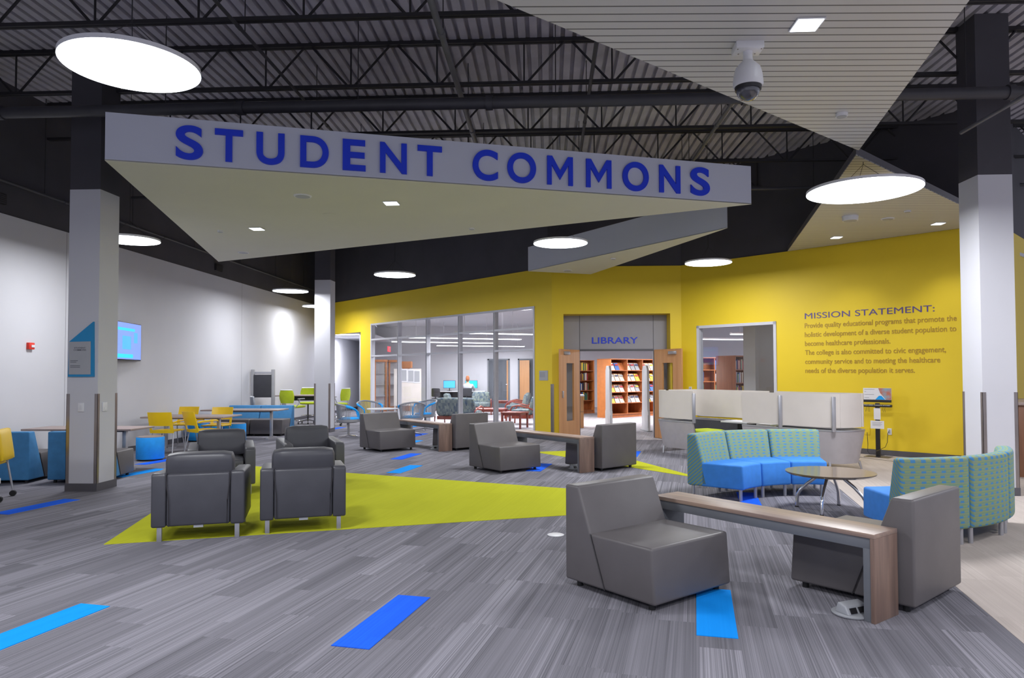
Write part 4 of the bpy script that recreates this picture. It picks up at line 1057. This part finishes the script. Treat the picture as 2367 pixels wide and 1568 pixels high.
# bookcase behind it
bl_ = (.16, 25.55); br_ = R(28)
cs_, hs = bookcase('cherry bookcase of upright books left of the magazine rack', bl_, br_, 2, .86, 1.94, 5)
for row in range(1, 5):
    put_books(cs_, bl_, br_, .86, 1, row, .12, hs, .9, 1.52, 'bookcase left of the magazine rack', rowsn[row])
bl2 = (5.09, 19.5); br2 = R(42)
cs_, hs = bookcase('cherry bookcase with a broad plain side, seen through the right window', bl2, br2, 2, .75, 1.93, 5, depth=.62, side='shelfwood')
for row in (2, 3, 4): put_books(cs_, bl2, br2, .75, 0, row, .12, hs, .03, .42, 'near bookcase in the right window', rowsn[row])
bl3 = (4.55, 22.2); br3 = R(8)
cs_, hs = bookcase('cherry bookcase farther back at the left of the right window', bl3, br3, 2, .62, 1.94, 5)
for row in (2, 3, 4):
    put_books(cs_, bl3, br3, .62, 0, row, .12, hs, .03, .30, 'left bay of far right-window bookcase', rowsn[row])
    put_books(cs_, bl3, br3, .62, 1, row, .12, hs, .65, 1.05, 'right bay of far right-window bookcase', rowsn[row])

# linear lights
def linear(name_, x0, y0, x1, y1, z=2.62, k_=1.0):
    d_ = Vector((x1-x0, y1-y0, 0)); L = d_.length; a = math.atan2(d_.y, d_.x)
    t = thing('linear_light', name_, 'pendant lamp', ((x0+x1)/2, (y0+y1)/2, z), a, 'linear library lights')
    b = NB(); prism(b, [(-.09, 0), (-.05, .05), (.05, .05), (.09, 0)], -L/2, L/2, lambda p, q, r_: (r_, p, q)); fin('housing', b, 'white', t, False)
    b = NB(); bx(b, -L/2+.02, L/2-.02, -.085, .085, -.02, 0); fin('lens', b, 'libl', t, False)
    b = NB()
    for s in (-L/2+.3, L/2-.3): cyl(b, (s, 0, .05), (s, 0, LZ-z), .008, seg=6)
    fin('stem', b, 'white', t)
    light('AREA', (0, 0, -.04), LIB_W*k_, L*.95, t, size_y=.16)
linear('long linear light, lowest of the three in the window wall', -5.5, 24.6, -2.0, 26.2)
linear('long linear light, middle of the three in the window wall', -4.4, 21.8, -.9, 23.4)
linear('long linear light, uppermost of the three in the window wall', -2.6, 19.4, .9, 21.0)
linear('linear light at the left of the right-hand window', 4.3, 23.6, 7.2, 24.6, 2.62, 1.8)
linear('linear light at the right of the right-hand window', 5.3, 20.8, 8.2, 21.8, 2.62, 1.8)
linear('linear light over the library entrance, out of sight', .8, 21.6, 3.8, 22.8, 2.62, .6)
linear('linear light deep in the library, out of sight', -4.5, 28.3, -1.0, 29.6)
b = NB(); bx(b, -7.4, -6.55, 24.3, 24.42, 2.845, 2.868); o = fin('corridor_light', b, 'libl', None, False); tag(o, 'lit ceiling strip in the side corridor at the far left', 'ceiling light')
light('AREA', (-7.5, 26.3, 2.8), 90, .5)

# display cabinets at the library's left wall
def cabinet(label, x, y, rz):
    t = thing('display_cabinet', label, 'display cabinet', (x, y, 0), rz, 'amber display cabinets')
    w, dd, h = .24, .30, 1.96
    for s in (-1, 1):
        for q in (0, dd):
            b = NB(); bx(b, s*w-.05 if s > 0 else -w, s*w if s > 0 else -w+.05, q-.02, q+.02, 0, h); fin('post', b, 'amber', t, False)
    b = NB(); bx(b, -w-.03, w+.03, -.05, dd+.03, h, h+.09, .01); fin('cornice', b, 'amber', t)
    b = NB(); bx(b, -w, w, 0, dd, 0, .16); fin('plinth', b, 'amber', t, False)
    b = NB(); bx(b, -w+.05, w-.05, -.004, .004, .16, h-.04); fin('glass_door', b, 'glass', t, False)
    b = NB(); bx(b, -w+.02, w-.02, dd-.02, dd, .16, h); fin('back_panel', b, 'wall', t, False)
    for z in (.6, 1.05, 1.5):
        b = NB(); bx(b, -w+.04, w-.04, .03, dd-.03, z, z+.012); fin('shelf', b, 'white', t, False)
cabinet('left of the two amber wood glass display cabinets behind the window', -6.62, 27.7, R(22))
cabinet('right of the two amber wood glass display cabinets behind the window', -6.22, 28.45, R(22))
b = NB(); bx(b, -6.35, -6.33, 29.2, 29.6, 2.45, 2.62); b.free()
b = NB(); bx(b, -6.62, -6.58, 28.85, 29.3, 2.40, 2.62, .005); o = fin('exit_sign', b, 'exit', None); tag(o, 'lit red exit sign high on the library side wall', 'exit sign')
b = NB(); letters(b, 'EXIT', (-6.58, 28.88), (0, 1), .03, .36, 2.44, 2.58, .004, .02, .003, False); fin('sign_lettering', b, 'white', o, False)
# framed white panel built to stand in for a reflection in the window glass
t = thing('glass_reflection', 'white framed shapes standing in for a reflection in the window glass', 'reflection', (-5.42, 27.2, 0), R(10))
b = NB(); bx(b, -.55, .50, -.03, .03, .25, 1.68, .01); fin('panel', b, 'podscreen', t)
for k, (x, z) in enumerate(((-.17, 1.42), (.10, 1.40), (.33, 1.38))):
    b = NB(); bx(b, x-.14, x+.14, -.045, -.031, z-.26, z+.26, .004); f = fin('frame', b, 'white', t)
    b = NB(); bx(b, x-.10, x+.10, -.05, -.046, z-.21, z+.21); fin('frame_inner', b, 'signgrey', f)
for s in (-.5, .45):
    b = NB(); bx(b, s-.03, s+.03, -.2, .2, 0, .25); fin('foot', b, 'alu', t)
b = NB(); bx(b, -5.9, -5.45, 27.9, 28.2, 1.72, 1.98, .01); t = None
o = fin('wooden_box', b, 'amber', None); o.location = (0, 0, 0); tag(o, 'amber carved wooden box shape above the white reflection panel', 'box')
b = NB(); bx(b, -5.82, -5.53, 28.0, 28.1, 0, 1.72); fin('stand', b, 'amber', o)

# computer desk, monitors, person
t = thing('computer_desk', 'long white computer desk against the library back wall', 'desk', (-3.7, 30.2, 0))
b = NB(); bx(b, -1.0, 1.0, -.4, .4, .71, .74, .005); fin('desktop', b, 'whitelam', t)
for s in (-.95, .95):
    b = NB(); bx(b, s-.02, s+.02, -.36, .36, 0, .71); fin('side_panel', b, 'poddark', t)
b = NB(); bx(b, -.93, .93, .3, .32, .2, .71); fin('modesty_panel', b, 'poddark', t)
for x, c, lab in ((-4.25, 'screenblue', 'left computer monitor with a blue screen on the white desk'), (-3.30, 'screencyan', 'right computer monitor, partly hidden by the seated person')):
    t = thing('computer_monitor', lab, 'computer monitor', (x, 30.25, .74), 0, 'computer monitors')
    b = NB(); bx(b, -.26, .26, -.02, .02, .12, .45, .005); fin('bezel', b, 'blackp', t)
    b = NB(); bx(b, -.245, .245, -.024, -.02, .135, .435); fin('screen', b, c, t, False)
    b = NB(); cyl(b, (0, .02, 0), (0, .02, .14), .02, seg=8); cyl(b, (0, .0, 0), (0, .0, .015), .11, seg=20); fin('stand', b, 'blackp', t)
def office_chair(label, x, y, th):
    t = thing('office_chair', label, 'chair', (x, y, 0), R(th-90), 'black office chairs')
    b = NB(); puff(b, (0, 0, .46), (.46, .44, .08), .03); fin('seat', b, 'poddark', t)
    b = NB(); puff(b, (0, -.22, .72), (.42, .06, .34), .028); fin('backrest', b, 'poddark', t)
    b = NB(); cyl(b, (0, 0, .08), (0, 0, .43), .025, seg=10); bx(b, -.02, .02, -.24, -.02, .42, .45); bx(b, -.02, .02, -.255, -.235, .42, .62); fin('column', b, 'blackp', t)
    for k in range(5):
        a = 2*PI*k/5; b = NB(); tube(b, [(0, 0, .1), (.28*math.cos(a), .28*math.sin(a), .05)], [.02, .014], 6); cyl(b, (.28*math.cos(a), .28*math.sin(a), 0), (.28*math.cos(a), .28*math.sin(a), .05), .022, seg=8); fin('base_arm', b, 'blackp', t)
office_chair('empty black office chair turned at the left end of the computer desk', -4.45, 28.7, 60)
office_chair('black office chair carrying the person at the computer', -3.36, 29.2, 90)
def skin_mesh(name, nodes, edges, mat, parent, sub=2):
    me = bpy.data.meshes.new(name); me.from_pydata([n[0] for n in nodes], edges, []); me.update()
    o = bpy.data.objects.new(name, me); C.objects.link(o)
    md = o.modifiers.new('skin', 'SKIN'); md.use_smooth_shade = True
    for k, n in enumerate(nodes): me.skin_vertices[0].data[k].radius = n[1]
    me.skin_vertices[0].data[0].use_root = True
    ms = o.modifiers.new('sub', 'SUBSURF'); ms.levels = sub; ms.render_levels = sub
    dg = bpy.context.evaluated_depsgraph_get(); m2 = bpy.data.meshes.new_from_object(o.evaluated_get(dg))
    bpy.data.objects.remove(o); m2.materials.clear(); m2.materials.append(M[mat])
    o = bpy.data.objects.new(name, m2); C.objects.link(o)
    if parent: o.parent = parent
    return o
t = thing('person', 'person in a grey top with red-brown hair seated at the computer, back turned', 'person', (-3.36, 29.25, 0))
hand = [(( .26, .62, .775), (.03, .02)), ((-.26, .62, .775), (.03, .02))]
nodes = [((0, 0, .56), (.15, .11)), ((0, .02, .76), (.14, .10)), ((0, .05, .96), (.17, .11)), ((0, .07, 1.06), (.09, .07)), ((0, .09, 1.13), (.05, .05)), ((0, .11, 1.22), (.075, .085)), ((0, .10, 1.30), (.07, .08)),
         ((.19, .07, 1.01), (.06, .06)), ((.25, .17, .84), (.045, .045)), ((.25, .42, .79), (.035, .035)), ((.23, .56, .785), (.03, .02)),
         ((-.19, .07, 1.01), (.06, .06)), ((-.25, .17, .84), (.045, .045)), ((-.25, .42, .79), (.035, .035)), ((-.23, .56, .785), (.03, .02)),
         ((.10, .05, .56), (.09, .09)), ((.13, .44, .54), (.065, .065)), ((.13, .46, .12), (.04, .045)), ((.13, .56, .04), (.04, .03)),
         ((-.10, .05, .56), (.09, .09)), ((-.13, .44, .54), (.065, .065)), ((-.13, .46, .12), (.04, .045)), ((-.13, .56, .04), (.04, .03))]
edges = [(0, 1), (1, 2), (2, 3), (3, 4), (4, 5), (5, 6), (2, 7), (7, 8), (8, 9), (9, 10), (2, 11), (11, 12), (12, 13), (13, 14), (0, 15), (15, 16), (16, 17), (17, 18), (0, 19), (19, 20), (20, 21), (21, 22)]
for s, w in ((1, 10), (-1, 14)):     # fingers
    for k in range(5):
        i = len(nodes); bxk = s*.23+(k-2)*.018
        nodes.append(((bxk, .60 if k else .585, .782), (.009, .009))); nodes.append(((bxk, .64 if k in (2, 3) else .63, .770), (.008, .008)))
        edges += [(w, i), (i, i+1)]
body = skin_mesh('body', nodes, edges, 'skin', t)
top = [((0, -.0, .58), (.165, .125)), ((0, .02, .76), (.155, .115)), ((0, .05, .95), (.185, .125)), ((0, .07, 1.06), (.10, .085)), ((.19, .07, 1.0), (.072, .072)), ((.25, .17, .84), (.058, .058)), ((.25, .38, .80), (.05, .05)), ((-.19, .07, 1.0), (.072, .072)), ((-.25, .17, .84), (.058, .058)), ((-.25, .38, .80), (.05, .05))]
skin_mesh('top', top, [(0, 1), (1, 2), (2, 3), (2, 4), (4, 5), (5, 6), (2, 7), (7, 8), (8, 9)], 'shirt', t)
tr = [((0, .0, .55), (.15, .11)), ((.11, .08, .56), (.105, .10)), ((.13, .44, .54), (.08, .08)), ((.13, .46, .14), (.06, .06)), ((-.11, .08, .56), (.105, .10)), ((-.13, .44, .54), (.08, .08)), ((-.13, .46, .14), (.06, .06))]
skin_mesh('trousers', tr, [(0, 1), (1, 2), (2, 3), (0, 4), (4, 5), (5, 6)], 'trouser', t)
hr = [((0, .06, 1.14), (.055, .05)), ((0, .07, 1.24), (.09, .085)), ((0, .09, 1.33), (.085, .085)), ((0, .07, 1.41), (.045, .045))]
skin_mesh('hair', hr, [(0, 1), (1, 2), (2, 3)], 'hair', t)

# patterned library seats and cherry tables
def squares_chair(label, x, y, th, w=.33, arms=True):
    t = thing('library_armchair', label, 'armchair', (x, y, 0), R(th-90), 'patterned library armchairs')
    b = NB(); puff(b, (0, .04, .36), (2*w, .58, .17), .05, k=.03); fin('seat_cushion', b, 'squares', t)
    b = NB(); puff(b, (0, -.29, .56), (2*w, .16, .50), .06, rx=R(14), k=.03); fin('back_cushion', b, 'squares', t)
    b = NB(); bx(b, -w, w, -.26, .30, .19, .285); fin('seat_rail', b, 'cherry', t)
    for s in (-1, 1):
        b = NB(); tube(b, [(s*(w+.03), .36, 0), (s*(w+.03), .34, .42), (s*(w+.03), .27, .53), (s*(w+.03), .12, .56), (s*(w+.03), -.2, .50), (s*(w+.03), -.38, .42)], .022, 8); fin('armrest', b, 'cherry', t)
        b = NB(); tube(b, [(s*(w+.03), -.38, 0), (s*(w+.03), -.34, .3), (s*(w+.03), -.38, .45)], .02, 8); fin('leg', b, 'cherry', t)
squares_chair('wide patterned library settee nearest the window, back to the hall', -2.55, 20.2, 75, .58)
squares_chair('patterned armchair at the right end of the window, partly behind the yellow wall', -.72, 20.75, 170)
squares_chair('patterned bentwood armchair in the middle right of the window', -1.05, 23.6, 175)
squares_chair('patterned bentwood armchair just behind its twin in the window', -1.05, 24.9, 175)
squares_chair('patterned armchair facing the hall before the office doors', -2.45, 25.7, -85)
squares_chair('patterned armchair seen sideways behind the settee', -3.15, 24.2, 20)
def cherry_table(label, x, y, w, d_, h, rz):
    t = thing('wooden_table', label, 'table', (x, y, 0), rz, 'cherry wood library tables')
    b = NB(); bx(b, -w, w, -d_, d_, h-.03, h, .004); fin('tabletop', b, 'cherry', t)
    b = NB(); bx(b, -w+.05, w-.05, -d_+.05, d_-.05, h-.09, h-.03); fin('apron', b, 'cherry', t)
    for sx in (-1, 1):
        for sy in (-1, 1):
            b = NB(); bx(b, sx*(w-.04)-.022, sx*(w-.04)+.022, sy*(d_-.04)-.022, sy*(d_-.04)+.022, 0, h-.03); fin('leg', b, 'cherry', t)
cherry_table('small cherry side table nearest the window at the right', -.92, 19.35, .30, .30, .44, R(-20))
cherry_table('low cherry coffee table between the patterned seats', -1.85, 22.0, .52, .32, .40, R(-10))
cherry_table('cherry end table beside the far patterned armchair', -1.75, 25.8, .28, .28, .5, 0)
# office doors in the library back wall
for n_, (x0, x1) in enumerate(((-2.67, -1.70), (-1.34, -.40))):
    t = bpy.data.objects.new('door_%d' % (n_+3), None); C.objects.link(t); t.location = (x0, 31, 0); t['kind'] = 'structure'
    w = x1-x0
    b = NB(); bx(b, 0, .06, -.04, .02, 0, 2.13); bx(b, w-.06, w, -.04, .02, 0, 2.13); bx(b, 0, w, -.04, .02, 2.07, 2.13); fin('door_frame', b, 'doorgrey', t, False)
    b = NB(); bx(b, .06, w-.06, -.012, -.002, 0, 2.07); fin('doorway_shade', b, 'room_dark', t, False)  # dark sheet, its colour painted as the shade of the room beyond
    b = NB()
    if n_ == 0: bx(b, w-.13, w-.07, -.05, -.013, .01, 2.06)
    else: box(b, (.30, -.12, 1.03), (.46, .04, 2.05), rz=R(-22))
    lf = fin('door_leaf', b, 'maple', t, False)
    b = NB(); cyl(b, (w-.16, -.07, 1.0), (w-.10, -.07, 1.0), .015, seg=8); fin('door_handle', b, 'alu', lf)
# library counter seen through the left door glass
t = thing('service_counter', 'low white-topped counter visible through the left door glass', 'counter', (.42, 19.6, 0))
b = NB(); bx(b, -.5, .55, -.3, .3, .86, .90, .004); fin('countertop', b, 'white', t)
b = NB(); bx(b, -.48, .53, -.28, .28, 0, .86); fin('front_panel', b, 'maple', t, False)
b = NB(); bx(b, -.48, .53, -.284, -.28, .44, .45); fin('panel_joint', b, 'baseb', t, False)

# reception desk at the right edge
t = thing('reception_desk', 'brown wood reception desk cut off by the right picture edge', 'desk', (6.72, 10.35, 0), R(45))
b = NB(); bx(b, 0, 1.8, -.4, .4, .0, 1.02, .004); fin('front_panel', b, 'deskwood', t)
b = NB(); bx(b, -.04, 1.84, -.44, .44, 1.02, 1.06, .004); fin('countertop', b, 'tabletop', t)
